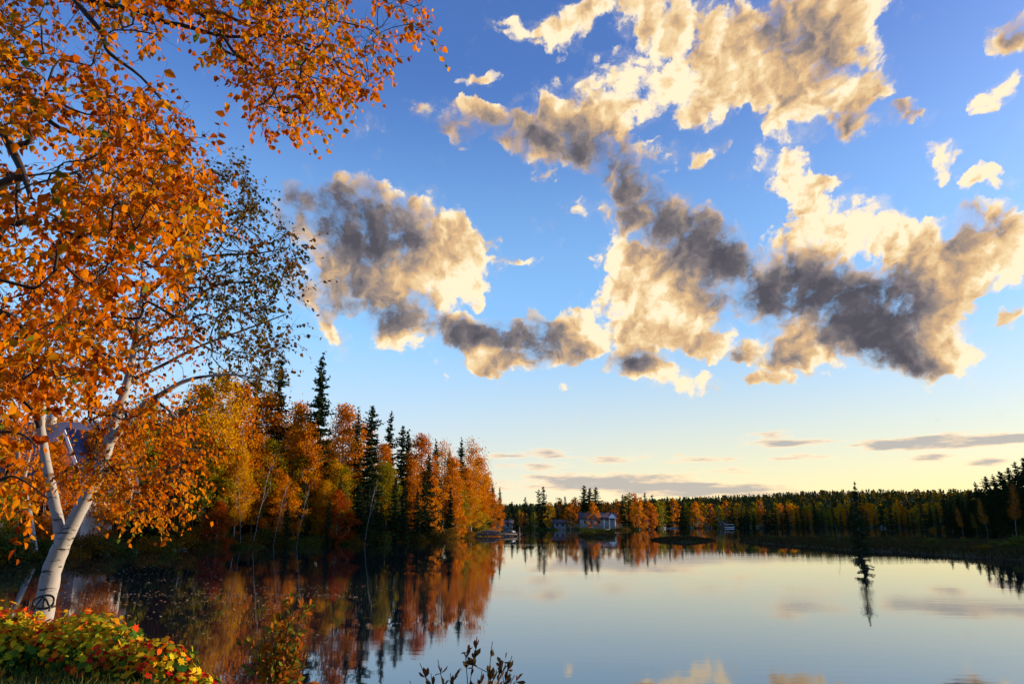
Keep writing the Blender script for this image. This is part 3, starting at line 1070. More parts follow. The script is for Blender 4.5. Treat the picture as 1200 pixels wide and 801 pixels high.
for px, top, back, turn, label in [
        (305, 530, .5, .2, 'thin white birch trunk leaning right over the dark shore, longest one'),
        (326, 560, .5, .4, 'slender bent white trunk low over the shore right of the longest leaning one'),
        (290, 548, 1, 2.9, 'upright thin white trunk beside the longest leaning one'),
        (352, 566, .5, .6, 'short pale leaning trunk under the second tallest spruce'),
        (430, 560, .3, .1, 'bowed pale trunk leaning over the water below the slim spruce')]:
    tree_at('leaning_birch', label, 'birch', BARE['leaning'], px, top, shore(px) + back, fat=.55, group='leaning white trunks of the left shore', turn=turn)

# the packed rows behind
rr_ = random.Random(12)
for i in range(26):
    px = 236 + i * 13.2 + rr_.uniform(-5, 5)
    if 400 < px < 532 and i % 4:
        continue
    d = shore(px) + rr_.uniform(3, 9)
    sky_line = float(np.interp(px, [230, 300, 400, 470, 545, 580], [520, 525, 540, 555, 560, 590]))
    tree_at('autumn_birch', 'low autumn birch filling the gaps between the front trees of the left wood', 'birch', BROAD[rr_.choice(('round', 'low', 'oval'))], px, sky_line + rr_.uniform(-14, 28), d,
            color=rr_.choice((AMBER, ORANGE, GOLD, OLIVE, AMBER)), group='low birches filling the left wood')
for i in range(86):
    px = rr_.uniform(-90, 575)
    d = shore(px) + rr_.uniform(14, 45)
    sky_line = np.interp(px, [-90, 100, 230, 300, 400, 470, 545, 580], [470, 480, 470, 475, 500, 530, 535, 580])
    top = sky_line + rr_.uniform(8, 60)
    if rr_.random() < .42:
        tree_at('spruce', 'dark spruce packed in the rows behind the front trees of the left wood', 'spruce', SPRUCE[rr_.choice(('narrow', 'club', 'wide', 'ragged'))], px, top, d, group='back row spruces of the left wood')
    else:
        tree_at('autumn_birch', 'orange birch packed in the rows behind the front trees of the left wood', 'birch', BROAD[rr_.choice(('oval', 'tall', 'round'))], px, top, d,
                color=rr_.choice((ORANGE, ORANGE, AMBER, GOLD, AMBER)), group='back row birches of the left wood')
for i in range(34):
    px = -60 + i * 18.5 + rr_.uniform(-7, 7)
    d = shore(px) + rr_.uniform(20, 42)
    tree_at('spruce', 'dark spruce packed in the rows behind the front trees of the left wood', 'spruce', SPRUCE['wide'], px, float(np.interp(px, [-60, 440, 575], [540, 560, 590])) + rr_.uniform(-15, 10), d, group='back row spruces of the left wood', fat=1.25)
SHADE_C = [(.7, .8, .7, 1), (1, 1, 1, 1), (1.3, 1.2, .8, 1), (1.5, .8, .6, 1), (2.6, 1.1, .5, 1)]
for i in range(70):
    px = -70 + i * 9.4 + rr_.uniform(-4, 4)
    if 26 < px < 52:
        continue
    h = rr_.uniform(.9, 2.6)
    p = at(px, 600, shore(px) + rr_.uniform(-.6, 3.5))
    plant('shore_shrub', 'leafy shrub in the shaded thicket along the left waterline', 'shrub', rr_.choice(BUSHES), p[0], p[1], h, color=rr_.choice(SHADE_C), group='shrubs along the left waterline',
          fat=rr_.uniform(.8, 1.5), parts=('foliage', 'stem'), h0=1.2)

for i in range(92):
    px = -80 + i * 7.1 + rr_.uniform(-6, 6)
    d = shore(px) + rr_.uniform(4, 26)
    p = at(px, 600, d)
    plant('young_fir', 'young dark fir in the understorey beneath the birches of the left wood', 'fir', SPRUCE['young'], p[0], p[1], rr_.uniform(2.5, 7.0), group='young firs under the left wood', fat=1.1)

# ------------------------------------------------------------------ the far shore
FS = [  # px, top y, depth, spruce or broad, colour
    (600, 588, 300, 's', 0), (606, 594, 290, 's', 1), (615, 583, 300, 's', 0), (622, 590, 292, 's', 2), (631, 575, 300, 's', 1), (637, 571, 298, 's', 0), (644, 588, 292, 'b', GOLD), (651, 590, 300, 's', 2),
    (612, 600, 286, 'b', RUST), (626, 600, 286, 'b', OLIVE), (655, 583, 310, 'b', RUST), (662, 582, 306, 's', 0), (668, 589, 288, 'b', ORANGE), (674, 583, 308, 'b', RUST), (684, 569, 310, 's', 2), (690, 572, 312, 's', 2), (697, 571, 314, 's', 0),
    (694, 588, 282, 'b', ORANGE), (712, 588, 318, 'b', ORANGE), (722, 585, 320, 'b', ORANGE), (705, 586, 316, 'b', AMBER), (729, 580, 318, 's', 0), (733, 580, 322, 'b', OLIVE), (737, 578, 310, 's', 1),
    (742, 578, 302, 'b', RUST), (750, 582, 298, 'b', ORANGE), (759, 587, 296, 'b', ORANGE), (764, 592, 296, 'b', RUST), (748, 588, 290, 'b', AMBER), (755, 578, 318, 's', 0), (764, 580, 320, 's', 2), (770, 586, 330, 'b', OLIVE),
    (777, 586, 360, 'b', OLIVE), (782, 582, 362, 's', 0), (788, 584, 364, 'b', ORANGE), (796, 584, 366, 's', 2), (800, 588, 368, 's', 0), (808, 588, 372, 'b', OLIVE), (815, 588, 372, 'b', ORANGE), (823, 590, 380, 'b', GOLD), (832, 590, 380, 'b', ORANGE),
    (842, 592, 382, 'b', OLIVE), (850, 587, 388, 'b', ORANGE), (858, 594, 384, 's', 0), (864, 590, 390, 'b', GOLD), (868, 596, 384, 's', 2), (875, 594, 384, 's', 1), (882, 588, 392, 'b', OLIVE), (890, 586, 394, 'b', ORANGE), (897, 590, 392, 's', 2), (904, 586, 396, 's', 0),
]
FS_LABEL = {'s': 'small dark spruce in the row along the far shore', 'b': 'small autumn birch in the row along the far shore'}
SPECIAL = {684: 'massive dark spruce towering behind the white house on the far shore', 644: 'golden birch between small spruces on the far shore', 694: 'slim orange birch in front of the white house',
           750: 'largest round orange birch right of the white house', 637: 'tallest thin spruce left of the white house on the far shore', 668: 'orange birch left of the white house wall'}


def far_tree(px, top, depth, kd, c):
    g_ = 'trees along the far shore'
    label = SPECIAL.get(px, FS_LABEL[kd])
    if px in (684, 690, 697):
        return tree_at('far_spruce', label, 'spruce', SPRUCE['wide'], px, top, depth, group=g_, fat=1.35)
    if kd == 's':
        return tree_at('far_spruce', label, 'spruce', FAR_SPRUCE[c if isinstance(c, int) else 0], px, top, depth, group=g_, fat=1.15)
    return tree_at('far_birch', label, 'birch', FAR_BROAD[rr_.randrange(3)], px, top, depth, color=c, group=g_, fat=1.1)


for a_ in FS:
    far_tree(*a_)
for i in range(40):                      # second rank of the near point
    px = 594 + i * 4.6
    kd = rr_.choice('ssb')
    far_tree(px, rr_.uniform(594, 603), rr_.uniform(300, 345), kd, i % 3 if kd == 's' else rr_.choice((RUST, OLIVE, ORANGE)))
for i in range(78):                      # the far shore to the right
    px = 905 + i * 2.5 + rr_.uniform(-1.5, 1.5)
    lit = rr_.random() < .55
    top = rr_.uniform(588, 598) if lit else rr_.uniform(586, 604)
    far_tree(px, top - (rr_.uniform(0, 5) if rr_.random() < .2 else 0), rr_.uniform(398, 440), 'b' if lit else 's', rr_.choice((ORANGE, GOLD, AMBER, GOLD, OLIVE)) if lit else rr_.randrange(3))
for i in range(42):
    px = 770 + i * 7.7 + rr_.uniform(-3, 3)
    far_tree(px, rr_.uniform(598, 607), rr_.uniform(384, 400), 's', rr_.randrange(3))

for i in range(64):
    px = 592 + i * 7.8 + rr_.uniform(-3, 3)
    p = at(px, 612, float(np.interp(px, [590, 660, 735, 765, 860, 1090], [292, 268, 275, 345, 390, 400])) + rr_.uniform(2, 7))
    plant('far_shrub', 'small dark shrub on the bank of the far shore', 'shrub', rr_.choice(BUSHES), p[0], p[1], rr_.uniform(1.2, 2.8), color=rr_.choice(SHADE_C[:4]), group='shrubs along the far bank', fat=1.5, parts=('foliage', 'stem'), h0=1.2)

# the dark wood on the right shore
RS = [(1097, 596, 238), (1105, 581, 244), (1112, 590, 240), (1121, 580, 242), (1127, 586, 236), (1135, 575, 236), (1143, 566, 234), (1149, 573, 228), (1155, 559, 226), (1163, 558, 226), (1168, 566, 222), (1173, 553, 220), (1181, 549, 216), (1186, 560, 218),
      (1190, 543, 214), (1197, 536, 212), (1204, 545, 210), (1212, 530, 208), (1222, 538, 206), (1178, 572, 214), (1160, 582, 222), (1139, 592, 230), (1195, 575, 208), (1208, 580, 206), (1118, 600, 236), (1150, 596, 224), (1170, 596, 216)]
for i, (px, top, d) in enumerate(RS):
    lab = {1197: 'tallest black spruce at the edge of the dark wood on the right shore', 1105: 'lone blunt spruce at the outer end of the dark right wood'}.get(px, 'dark spruce in the backlit wood on the right shore')
    tree_at('spruce', lab, 'spruce', SPRUCE[('club', 'narrow', 'ragged', 'wide')[i % 4]], px, top, d, group='spruces of the right wood', fat=1.3)
for px, top, d, c, label in [(1125, 594, 232, AMBER, 'small golden leaning birch at the outer end of the right wood'), (1152, 583, 222, GOLD, 'thin yellow birch before the dark spruces of the right wood'),
                             (1181, 566, 210, AMBER, 'largest golden birch leaning out of the dark right wood'), (1143, 600, 226, OLIVE, 'low dim birch at the foot of the right wood')]:
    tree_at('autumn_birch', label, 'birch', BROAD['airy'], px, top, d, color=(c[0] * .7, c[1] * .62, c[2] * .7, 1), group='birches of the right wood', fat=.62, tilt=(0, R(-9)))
for i in range(22):
    px = 1108 + i * 5.2
    tree_at('spruce', 'dark spruce deep inside the backlit wood on the right shore', 'spruce', SPRUCE[('club', 'wide', 'ragged')[i % 3]], px, float(np.interp(px, [1100, 1145, 1180, 1225], [590, 574, 560, 544])) + rr_.uniform(0, 14),
            float(np.interp(px, [1092, 1110, 1150, 1200, 1260], [262, 250, 228, 206, 200])) + rr_.uniform(6, 22), group='back row spruces of the right wood')
for i in range(26):
    px = 1092 + i * 6.2
    d = float(np.interp(px, [1092, 1110, 1150, 1200, 1260], [262, 250, 228, 206, 200])) + rr_.uniform(1, 8)
    p = at(px, 610, d)
    plant('shore_shrub', 'dark low shrub at the foot of the right wood', 'shrub', rr_.choice(BUSHES), p[0], p[1], rr_.uniform(2, 5), color=rr_.choice(SHADE_C), group='shrubs at the foot of the right wood', fat=1.2, parts=('foliage', 'stem'), h0=1.2)


# the forest on the hills: one mass
def hill_forest():
    rng = np.random.default_rng(77)
    needles, leaves = Geo(), Geo()
    n = 11000
    a = np.radians(rng.uniform(-8, 40, n))
    r = np.exp(rng.uniform(math.log(440), math.log(1450), n))
    x, y = r * np.sin(a), r * np.cos(a)
    z = height(x, y)
    ok_ = (z > 1.2)
    x, y, z = x[ok_], y[ok_], z[ok_]
    n = len(x)
    conif = rng.random(n) < .84 + .25 * vnoise(x, y, .012, 4)
    for flag, g, k in ((True, needles, 24), (False, leaves, 26)):
        s = conif == flag
        m = int(s.sum())
        h = rng.uniform(5, 10, m)
        f = rng.uniform(.05, 1, (m, k))
        wid = (1 - f) * .20 + .02 if flag else np.sin(np.pi * (f * .75 + .2)) * .26
        th = rng.uniform(0, 6.28, (m, k))
        rad = wid * h[:, None] * rng.uniform(.5, 1.1, (m, k))
        c = np.stack((x[s][:, None] + rad * np.cos(th), y[s][:, None] + rad * np.sin(th), z[s][:, None] + f * h[:, None]), -1).reshape(-1, 3)
        tint = np.clip(np.repeat(rng.uniform(.1, .9, m), k) + rng.normal(0, .1, m * k), 0, 1)
        leaf_cards(g, c, 1.9 if flag else 1.7, rng, .55 if flag else .9, tint, .6 if flag else 0)
    o = kind(link('hill_forest_conifers', needles.mesh('hill_forest_conifers', NEEDLE)), 'stuff')
    o.color = (1, 1, 1, 1)
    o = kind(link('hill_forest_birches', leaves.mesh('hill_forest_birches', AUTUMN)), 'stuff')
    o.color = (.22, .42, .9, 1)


hill_forest()


# ------------------------------------------------------------------ marsh islands
def sedge(name, poly, n, h, color_stops, seed):
    rng = np.random.default_rng(seed)
    lo, hi = poly.min(0), poly.max(0)
    p = rng.uniform(lo, hi, (n * 3, 2))
    sd = poly_sd(p[:, 0], p[:, 1], poly)
    p = p[sd < .15][:n]
    z = height(p[:, 0], p[:, 1])
    m = len(p)
    tall = h * rng.uniform(.45, 1.15, m) * (1 + .45 * vnoise(p[:, 0], p[:, 1], .35, seed))
    base = np.stack((p[:, 0], p[:, 1], np.maximum(z, -.1) - .03), 1)
    a = rng.uniform(0, 6.28, m)
    w = np.stack((np.cos(a), np.sin(a), 0 * a), 1) * rng.uniform(.02, .06, m)[:, None]
    tip = base + np.stack((rng.normal(0, .22, m), rng.normal(0, .22, m), tall), 1)
    mid = base * .45 + tip * .55 + np.array((0, 0, .06))
    g = Geo()
    v = np.stack((base - w, base + w, mid + w * .8, tip, mid - w * .8), 1)
    g.add(v.reshape(-1, 3), np.arange(m * 5).reshape(m, 5), np.repeat(rng.uniform(0, 1, m), 5))
    return kind(link(name, g.mesh(name, leaf_material(name, color_stops, .25, per_object=False))), 'stuff')


MARSH = [(0, (.030, .026, .010)), (.5, (.060, .050, .018)), (.8, (.085, .045, .018)), (1, (.05, .065, .02))]
sedge('marsh_sedge', ISLE_BIG, 30000, .50, MARSH, 5)
sedge('islet_sedge', ISLE_ROUND, 5000, .6, MARSH, 6)
sedge('islet_reeds', ISLE_FLAT, 5000, .28, MARSH, 7)
for i in range(34):
    px = 905 + i * 12 + rr_.uniform(-5, 5)
    f = rr_.uniform(.15, .8)
    yw = float(np.interp(px, [868, 1000, 1100, 1200, 1330], [634, 645, 650, 656.5, 664])) * (1 - f) + float(np.interp(px, [868, 1000, 1100, 1200, 1330], [632, 633, 634.5, 637, 641])) * f
    p = on_water(px, yw)
    plant('marsh_shrub', 'low bushy shrub among the sedge of the long marsh island', 'shrub', rr_.choice(BUSHES), p[0], p[1], rr_.uniform(.35, .8) * (1.9 if px > 1170 else 1), color=rr_.choice(SHADE_C), group='shrubs on the marsh island', fat=1.7, parts=('foliage', 'stem'), h0=1.2, sink=.05)
for px, yw in ((690, 628), (705, 627), (714, 627)):
    p = on_water(px, yw)
    plant('marsh_shrub', 'low shrub on the small round islet before the white house', 'shrub', BUSHES[1], p[0], p[1], 1.1, color=SHADE_C[2], group='shrubs on the round islet', fat=2, parts=('foliage', 'stem'), h0=1.2, sink=.05)
tree_at('lone_spruce', 'lone dark spruce standing by itself on the marsh island with a mirror image below', 'spruce', spruce_kind(61, 2.6, 22, .08, .15, True, 20, .75), 1001, 568, 72, fat=.85)
p = on_water(984, 641)
plant('dead_birch', 'pale dead forked birch without leaves left of the lone spruce on the marsh island', 'tree', bare_kind(62, 1.5, .3, 26, WHITE_BARK, 1.0), p[0], p[1], 3.0, fat=1.5, parts=('branches', 'trunk'))
#--BUILT--


# ------------------------------------------------------------------ houses
WHITE_WALL = paint('white clapboard', (.36, .36, .38), .6, .10, 2)
BLUE_ROOF = paint('blue grey roofing', (.075, .080, .16), .6, .25, 1.5)
BROWN_ROOF = paint('dark brown roofing', (.075, .055, .065), .7, .25, 1.5)
GREY_WALL = paint('pale grey siding', (.22, .23, .27), .7, .15, 1.5)
DARK_GLASS = paint('window glass', (.02, .025, .035), .08, .1, 1, .6)
BRIGHT_WHITE = paint('white paint', (.78, .78, .76), .45, .05, 3)
OLD_WOOD = paint('weathered planks', (.10, .085, .085), .85, .35, 5)
STONE = paint('shore stone', (.30, .29, .27), .9, .4, 3)
PALE_STONE = paint('white stone', (.66, .65, .62), .8, .2, 4)
RED_PAINT = paint('red paint', (.30, .02, .02), .5, .15, 3)
BLACK_IRON = paint('black wire', (.012, .012, .012), .5, .2, 20)


def windows(parent, spots, y, w, h, depth=.08):
    for x, z in spots:
        f = Geo()
        for lo, hi in (((x - w / 2 - .08, z - h / 2 - .08), (x - w / 2, z + h / 2 + .08)), ((x + w / 2, z - h / 2 - .08), (x + w / 2 + .08, z + h / 2 + .08)),
                       ((x - w / 2, z + h / 2), (x + w / 2, z + h / 2 + .08)), ((x - w / 2, z - h / 2 - .08), (x + w / 2, z - h / 2))):
            f.box((lo[0], y - depth, lo[1]), (hi[0], y + .02, hi[1]))
        fo = link('window', f.mesh('window_frame', BRIGHT_WHITE), parent)
        g = Geo()
        g.box((x - w / 2, y - depth * .4, z - h / 2), (x + w / 2, y + .015, z + h / 2))
        link('pane', g.mesh('pane', DARK_GLASS), fo)


def gable_roof(x0, x1, y0, y1, ze, zr, over=.5, th=.22):
    """ridge along x"""
    g = Geo()
    ym = (y0 + y1) / 2
    k = (zr - ze) / (ym - y0)
    for s in (-1, 1):
        a = (ym + s * ((y1 - y0) / 2 + over), ze - over * k)
        v = []
        for x in (x0 - over, x1 + over):
            v += [(x, a[0], a[1]), (x, ym, zr), (x, ym, zr + th), (x, a[0], a[1] + th)]
        g.add(v, [(0, 1, 2, 3), (7, 6, 5, 4), (0, 4, 5, 1), (1, 5, 6, 2), (2, 6, 7, 3), (3, 7, 4, 0)])
    return g


def gable_walls(x0, x1, y0, y1, ze, zr):
    g = Geo()
    ym = (y0 + y1) / 2
    out = [(y0, -1.0), (y1, -1.0), (y1, ze), (ym, zr), (y0, ze)]
    v = [(x0, y, z) for y, z in out] + [(x1, y, z) for y, z in out]
    g.add(v, [(0, 1, 6, 5), (1, 2, 7, 6), (4, 0, 5, 9)])
    g.add(v[:5], [(0, 4, 3, 2, 1)])
    g.add(v[5:], [(0, 1, 2, 3, 4)])
    return g


def lake_house():
    p = at(36, 600, 68)
    gz = ground_z(p[0], p[1] + 3)
    ze, zr = 6.4 - gz + .0, 12.2 - gz
    t = thing('lake_house', 'white house with blue grey roof and steep front gable half hidden by the orange birches', 'house', (p[0], p[1], gz))
    link('wall', gable_walls(-9, 5.0, 0, 8, ze, zr - .25).mesh('wall', GREY_WALL), t)
    link('roof', gable_roof(-9, 5.0, 0, 8, ze, zr).mesh('roof', BLUE_ROOF), t)
    # the steep gable towards the lake
    gx, gw, ztop, zlow = 3.3, 2.4, 10.9 - gz, 6.3 - gz
    g = Geo()
    g.prism([(gx - gw, -1), (gx + gw, -1), (gx + gw, zlow), (gx, ztop), (gx - gw, zlow)], -1.6, 3.5)
    gb = link('front_gable', g.mesh('front_gable', WHITE_WALL), t)
    r_, tr = Geo(), Geo()
    for s in (-1, 1):
        k = (ztop - zlow) / gw
        v = [(gx + s * (gw + .5), y, zlow - .5 * k + d) for y in (-2.0, 3.4) for d in (.02, .24)]
        v2 = [(gx, y, ztop + d) for y in (-2.0, 3.4) for d in (.02, .24)]
        vv = v + v2
        r_.add(vv, [(0, 4, 5, 1), (2, 3, 7, 6), (0, 2, 6, 4), (1, 5, 7, 3), (0, 1, 3, 2), (4, 6, 7, 5)])
        w = .42
        o = [(gx + s * (gw + .55), zlow - .55 * k - .10), (gx, ztop - .02), (gx, ztop - w * k * .62), (gx + s * (gw + .55 - w), zlow - .55 * k - .10)]
        tr.prism(o if s < 0 else o[::-1], -2.12, -2.01)
    link('gable_roof', r_.mesh('gable_roof', BLUE_ROOF), t)
    link('bargeboard', tr.mesh('bargeboard', BRIGHT_WHITE), t)
    windows(t, [(gx - .9, 3.4), (gx + .9, 3.4), (gx, 6.0)], -1.63, .9, 1.2)
    windows(t, [(-7, 2.0), (-4.6, 2.0)], -.03, 1.1, 1.3)
    d = Geo()
    d.box((-.4, -.1, .1), (.6, .05, 2.2))
    dr = link('door', d.mesh('door', BRIGHT_WHITE), t)
    h = Geo()
    h.box((.42, -.17, 1.05), (.5, -.1, 1.2))
    link('handle', h.mesh('handle', BLACK_IRON), dr)
    for x in (-6.2, -3.4, -1.2):
        c = Geo()
        c.box((x - .22, -2.3, -.6), (x + .22, -1.86, 3.0))
        link('porch_post', c.mesh('porch_post', BRIGHT_WHITE), t)
    c = Geo()
    c.box((-7, -2.6, 3.0), (.2, -.05, 3.2))
    link('porch_roof', c.mesh('porch_roof', BLUE_ROOF), t)
    c = Geo()
    c.box((-1.9, 3.1, zr - .8), (-1.2, 3.7, zr + 1.1))
    link('chimney', c.mesh('chimney', STONE), t)


lake_house()


def far_house(label, px, depth, w, d, ze, zr, wall, roof, wins, lift=0.0, porch=False, gable_front=False):
    p = at(px, 612, depth)
    gz = max(.5, ground_z(p[0], p[1])) + lift
    t = thing('far_house', label, 'house', (p[0], p[1], gz), -.05)
    link('wall', gable_walls(-w / 2, w / 2, 0, d, ze, zr - .2).mesh('wall', wall), t)
    if gable_front:
        r_ = Geo()
        for s in (-1, 1):
            v = [(s * (w / 2 + .5), y, ze - .2 + q) for y in (-.6, d + .6) for q in (0, .25)] + [(0, y, zr + .8 + q) for y in (-.6, d + .6) for q in (0, .25)]
            r_.add(v, [(0, 4, 5, 1), (2, 3, 7, 6), (0, 2, 6, 4), (1, 5, 7, 3), (0, 1, 3, 2), (4, 6, 7, 5)])
        g = Geo()
        g.prism([(-w / 2, ze - .3), (w / 2, ze - .3), (0, zr + .75)], -.05, .2)
        link('gable', g.mesh('gable', wall), t)
        link('roof', r_.mesh('roof', roof), t)
    else:
        link('roof', gable_roof(-w / 2, w / 2, 0, d, ze, zr, .7).mesh('roof', roof), t)
    windows(t, wins, -.03, 1.1, 1.3)
    if porch:
        for x in (w / 2 - 4.6, w / 2 - 2.6, w / 2 - .4):
            c = Geo()
            c.box((x - .18, -2.4, -1), (x + .18, -2.04, 2.7))
            link('porch_post', c.mesh('porch_post', BRIGHT_WHITE), t)
        c = Geo()
        c.box((w / 2 - 5.2, -2.8, 2.7), (w / 2 + .3, .05, 2.95))
        link('porch_roof', c.mesh('porch_roof', roof), t)
        c = Geo()
        c.prism([(w / 2 - 2.9, 2.95), (w / 2, 2.95), (w / 2 - 1.4, 4.6)], -2.7, .5)
        link('porch_gable', c.mesh('porch_gable', BRIGHT_WHITE), t)
    return t


far_house('white lakeside house with brown roof and pillared porch under the massive dark spruce', 701, 288, 13.5, 8, 2.9, 4.9, WHITE_WALL, BROWN_ROOF, [(-5, 1.6), (-2.6, 1.6), (.2, 1.6)], .9, True)
far_house('small pale boathouse at the water left of the white house', 656, 289, 4.6, 4, 2.2, 3.2, GREY_WALL, BROWN_ROOF, [(-1.0, 1.4), (1.1, 1.4)])
far_house('small dim grey cabin among the spruces near the end of the left wood', 595, 292, 3.4, 4, 2.2, 3.2, GREY_WALL, BROWN_ROOF, [(0, 1.3)])
far_house('tall pale grey cottage with a pointed gable among the far birches', 826, 386, 5.4, 6, 4.0, 5.6, GREY_WALL, BROWN_ROOF, [(-1.3, 1.5), (1.3, 1.5), (0, 3.6)], .2, False, True)
far_house('little pale grey cottage beside the pontoon boat on the far shore', 845, 384, 4.0, 5, 2.6, 3.8, GREY_WALL, BROWN_ROOF, [(-1, 1.3), (1, 1.3)], .1, False, True)


# ------------------------------------------------------------------ boats and the dock
def hull(g, L, B, H, z0=0.0, tint=.5):
    n = 12
    s = np.linspace(0, 1, n)
    wid = B / 2 * (1 - np.clip((s - .45) / .55, 0, 1) ** 2.2)
    ends = H * (1 + .35 * s ** 2)
    rows = []
    for i in range(n):
        x = (s[i] - .5) * L
        w, h = max(.02, wid[i]), ends[i]
        keel = -.25 * H + .5 * H * s[i] ** 5
        rows.append([(x, -w, z0 + h), (x, -w * .88, z0 + .25 * h), (x, 0, z0 + keel), (x, w * .88, z0 + .25 * h), (x, w, z0 + h), (x, w * .86, z0 + h), (x, 0, z0 + h * .62), (x, -w * .86, z0 + h)])
    v = np.array(rows).reshape(-1, 3)
    k = 8
    f = [(i * k + j, i * k + (j + 1) % k, (i + 1) * k + (j + 1) % k, (i + 1) * k + j) for i in range(n - 1) for j in range(k)]
    g.add(v, f, tint)
    g.add(v[:k], [tuple(range(k))], tint)
    g.add(v[-k:], [tuple(range(k))[::-1]], tint)


def boat(name, label, px, py, L, cabin, rot=.2, mat=None, cover=False, mast=0.0, group='boats moored at the far shore'):
    p = on_water(px, py)
    t = thing(name, label, 'boat', (p[0], p[1], 0), rot, 1.0, group)
    g = Geo()
    hull(g, L, L * .36, L * .15)
    link('hull', g.mesh('hull', mat or BRIGHT_WHITE, True), t)
    if cabin:
        c = Geo()
        h0, h1 = L * .14, L * .34
        c.prism([(-L * .25, h0), (L * .18, h0), (L * .08, h1), (-L * .22, h1)], -L * .13, L * .13)
        co = link('cover' if cover else 'cabin', c.mesh('cabin', GREY_WALL if cover else BRIGHT_WHITE), t)
        if not cover:
            w = Geo()
            for s in (-1, 1):
                w.box((-L * .17, s * L * .13 - .02, h0 + L * .07), (L * .05, s * L * .13 + .02, h1 - L * .04))
            link('window', w.mesh('cabin_window', DARK_GLASS), co)
    if mast:
        m = Geo()
        m.tube([(0, 0, .1), (0, 0, mast)], [.05, .03], 6)
        link('mast', m.mesh('mast', BRIGHT_WHITE), t)
    return t


boat('motor_boat', 'bright white cabin boat below the largest round orange birch', 776.5, 618.9, 3.9, True, .5)
boat('motor_boat', 'small grey white boat just right of the bright white cabin boat', 784.5, 618.9, 2.4, False, .1, GREY_WALL)
boat('motor_boat', 'low grey boat drawn up right of the two boats under the orange birch', 791, 618.8, 2.8, False, -.5, GREY_WALL)
boat('sail_boat', 'tiny white boat with a short mast alone on the far shore right of the cottages', 910, 618.0, 2.4, True, .9, None, False, 2.6)
boat('motor_boat', 'long white boat under a grey cover left of the lone spruce', 965.5, 618.0, 5.6, True, .15, None, True)
boat('motor_boat', 'white cabin boat right of the lone spruce on the far shore', 1035, 618.0, 3.9, True, -.3)
boat('row_boat', 'small white rowboat drawn up on the bank before the white house', 713, 620.6, 2.3, False, .6, None)

p = on_water(854.5, 618.4)
t = thing('pontoon_boat', 'white flat pontoon boat with a canopy beside the little grey cottage', 'boat', (p[0], p[1], 0), .05)
g = Geo()
for s in (-.8, .8):
    g.tube([(-2.4, s, .05), (2.1, s, .05), (2.5, s, .15)], [.26, .26, .05], 8)
link('float', g.mesh('float', GREY_WALL, True), t)
g = Geo()
g.box((-2.4, -1.15, .31), (2.3, 1.15, .62))
link('deck', g.mesh('deck', BRIGHT_WHITE), t)
g = Geo()
g.box((-2.3, -1.1, 1.75), (2.1, 1.1, 1.98))
link('canopy', g.mesh('canopy', BRIGHT_WHITE), t)
for x, y in ((-2.1, -1), (-2.1, 1), (1.9, -1), (1.9, 1)):
    g = Geo()
    g.tube([(x, y, .62), (x, y, 1.75)], [.03, .03], 6)
    link('post', g.mesh('post', GREY_WALL), t)


def build_dock():
    a, b = on_water(549, 628.2), on_water(609, 628.0)
    L = float(np.hypot(*(b - a)[:2]))
    t = thing('wooden_dock', 'dark wooden dock reaching from the orange point into the open water', 'dock', (a[0], a[1], 0), math.atan2(b[1] - a[1], b[0] - a[0]))
    g = Geo()
    n = 40
    for i in range(n):
        x = -1 + (L + 1) * i / n
        g.box((x, -1.0, .62 - .01 * math.sin(i)), (x + (L + 1) / n - .03, 1.0, .70 + .012 * math.sin(i * 2.3)))
    link('deck', g.mesh('deck', OLD_WOOD), t)
    g = Geo()
    for y in (-.98, .84):
        g.box((-1, y, .22), (L, y + .14, .615))
    link('beam', g.mesh('beam', OLD_WOOD), t)
    for i, x in enumerate((.4, L * .35, L * .68, L - .3)):
        for y in (-1.12, 1.12):
            g = Geo()
            g.tube([(x, y, -.9), (x, y, 1.9 if (i == 3 and y < 0) else .82)], [.12, .11], 8)
            link('post', g.mesh('post', OLD_WOOD, True), t)
    c, s = math.cos(t.rotation_euler[2]), math.sin(t.rotation_euler[2])

    def on(x, y, z=.715):
        return (a[0] + x * c - y * s, a[1] + x * s + y * c, z)
    # a canoe lying keel up, and what stands at the end
    g = Geo()
    hull(g, 3.6, .85, .34)
    o = tag(link('canoe', g.mesh('canoe', OLD_WOOD, True)), 'dark canoe lying keel up on the wooden dock', 'canoe')
    o.location, o.rotation_euler = on(L * .42, .1, 1.12), (math.pi, 0, t.rotation_euler[2])
    o = thing('deck_bench', 'low dark plank bench near the outer end of the dock', 'bench', on(L * .74, .45), t.rotation_euler[2])
    g = Geo()
    g.box((-1.1, -.2, .42), (1.1, .2, .50))
    link('seat', g.mesh('seat', OLD_WOOD), o)
    for x in (-.9, .9):
        g = Geo()
        g.box((x - .05, -.17, 0), (x + .05, .17, .417))
        link('leg', g.mesh('leg', OLD_WOOD), o)
    for x, y, r, lab in ((L * .865, .2, .22, 'rounded white buoy on the dock end, larger of the two'), (L * .905, .35, .16, 'rounded white buoy on the dock end, smaller of the two')):
        g = Geo()
        zz = np.linspace(0, 2 * r, 9)
        g.tube([(0, 0, z) for z in zz], np.maximum(.02, np.sqrt(np.maximum(0, r * r - (zz - r) ** 2))), 12)
        g.tube([(0, 0, 2 * r - .02), (0, 0, 2 * r + .06)], [.03, .03], 6)
        o = tag(link('buoy', g.mesh('buoy', BRIGHT_WHITE, True)), lab, 'buoy', 'buoys on the dock')
        o.location = on(x, y)


build_dock()


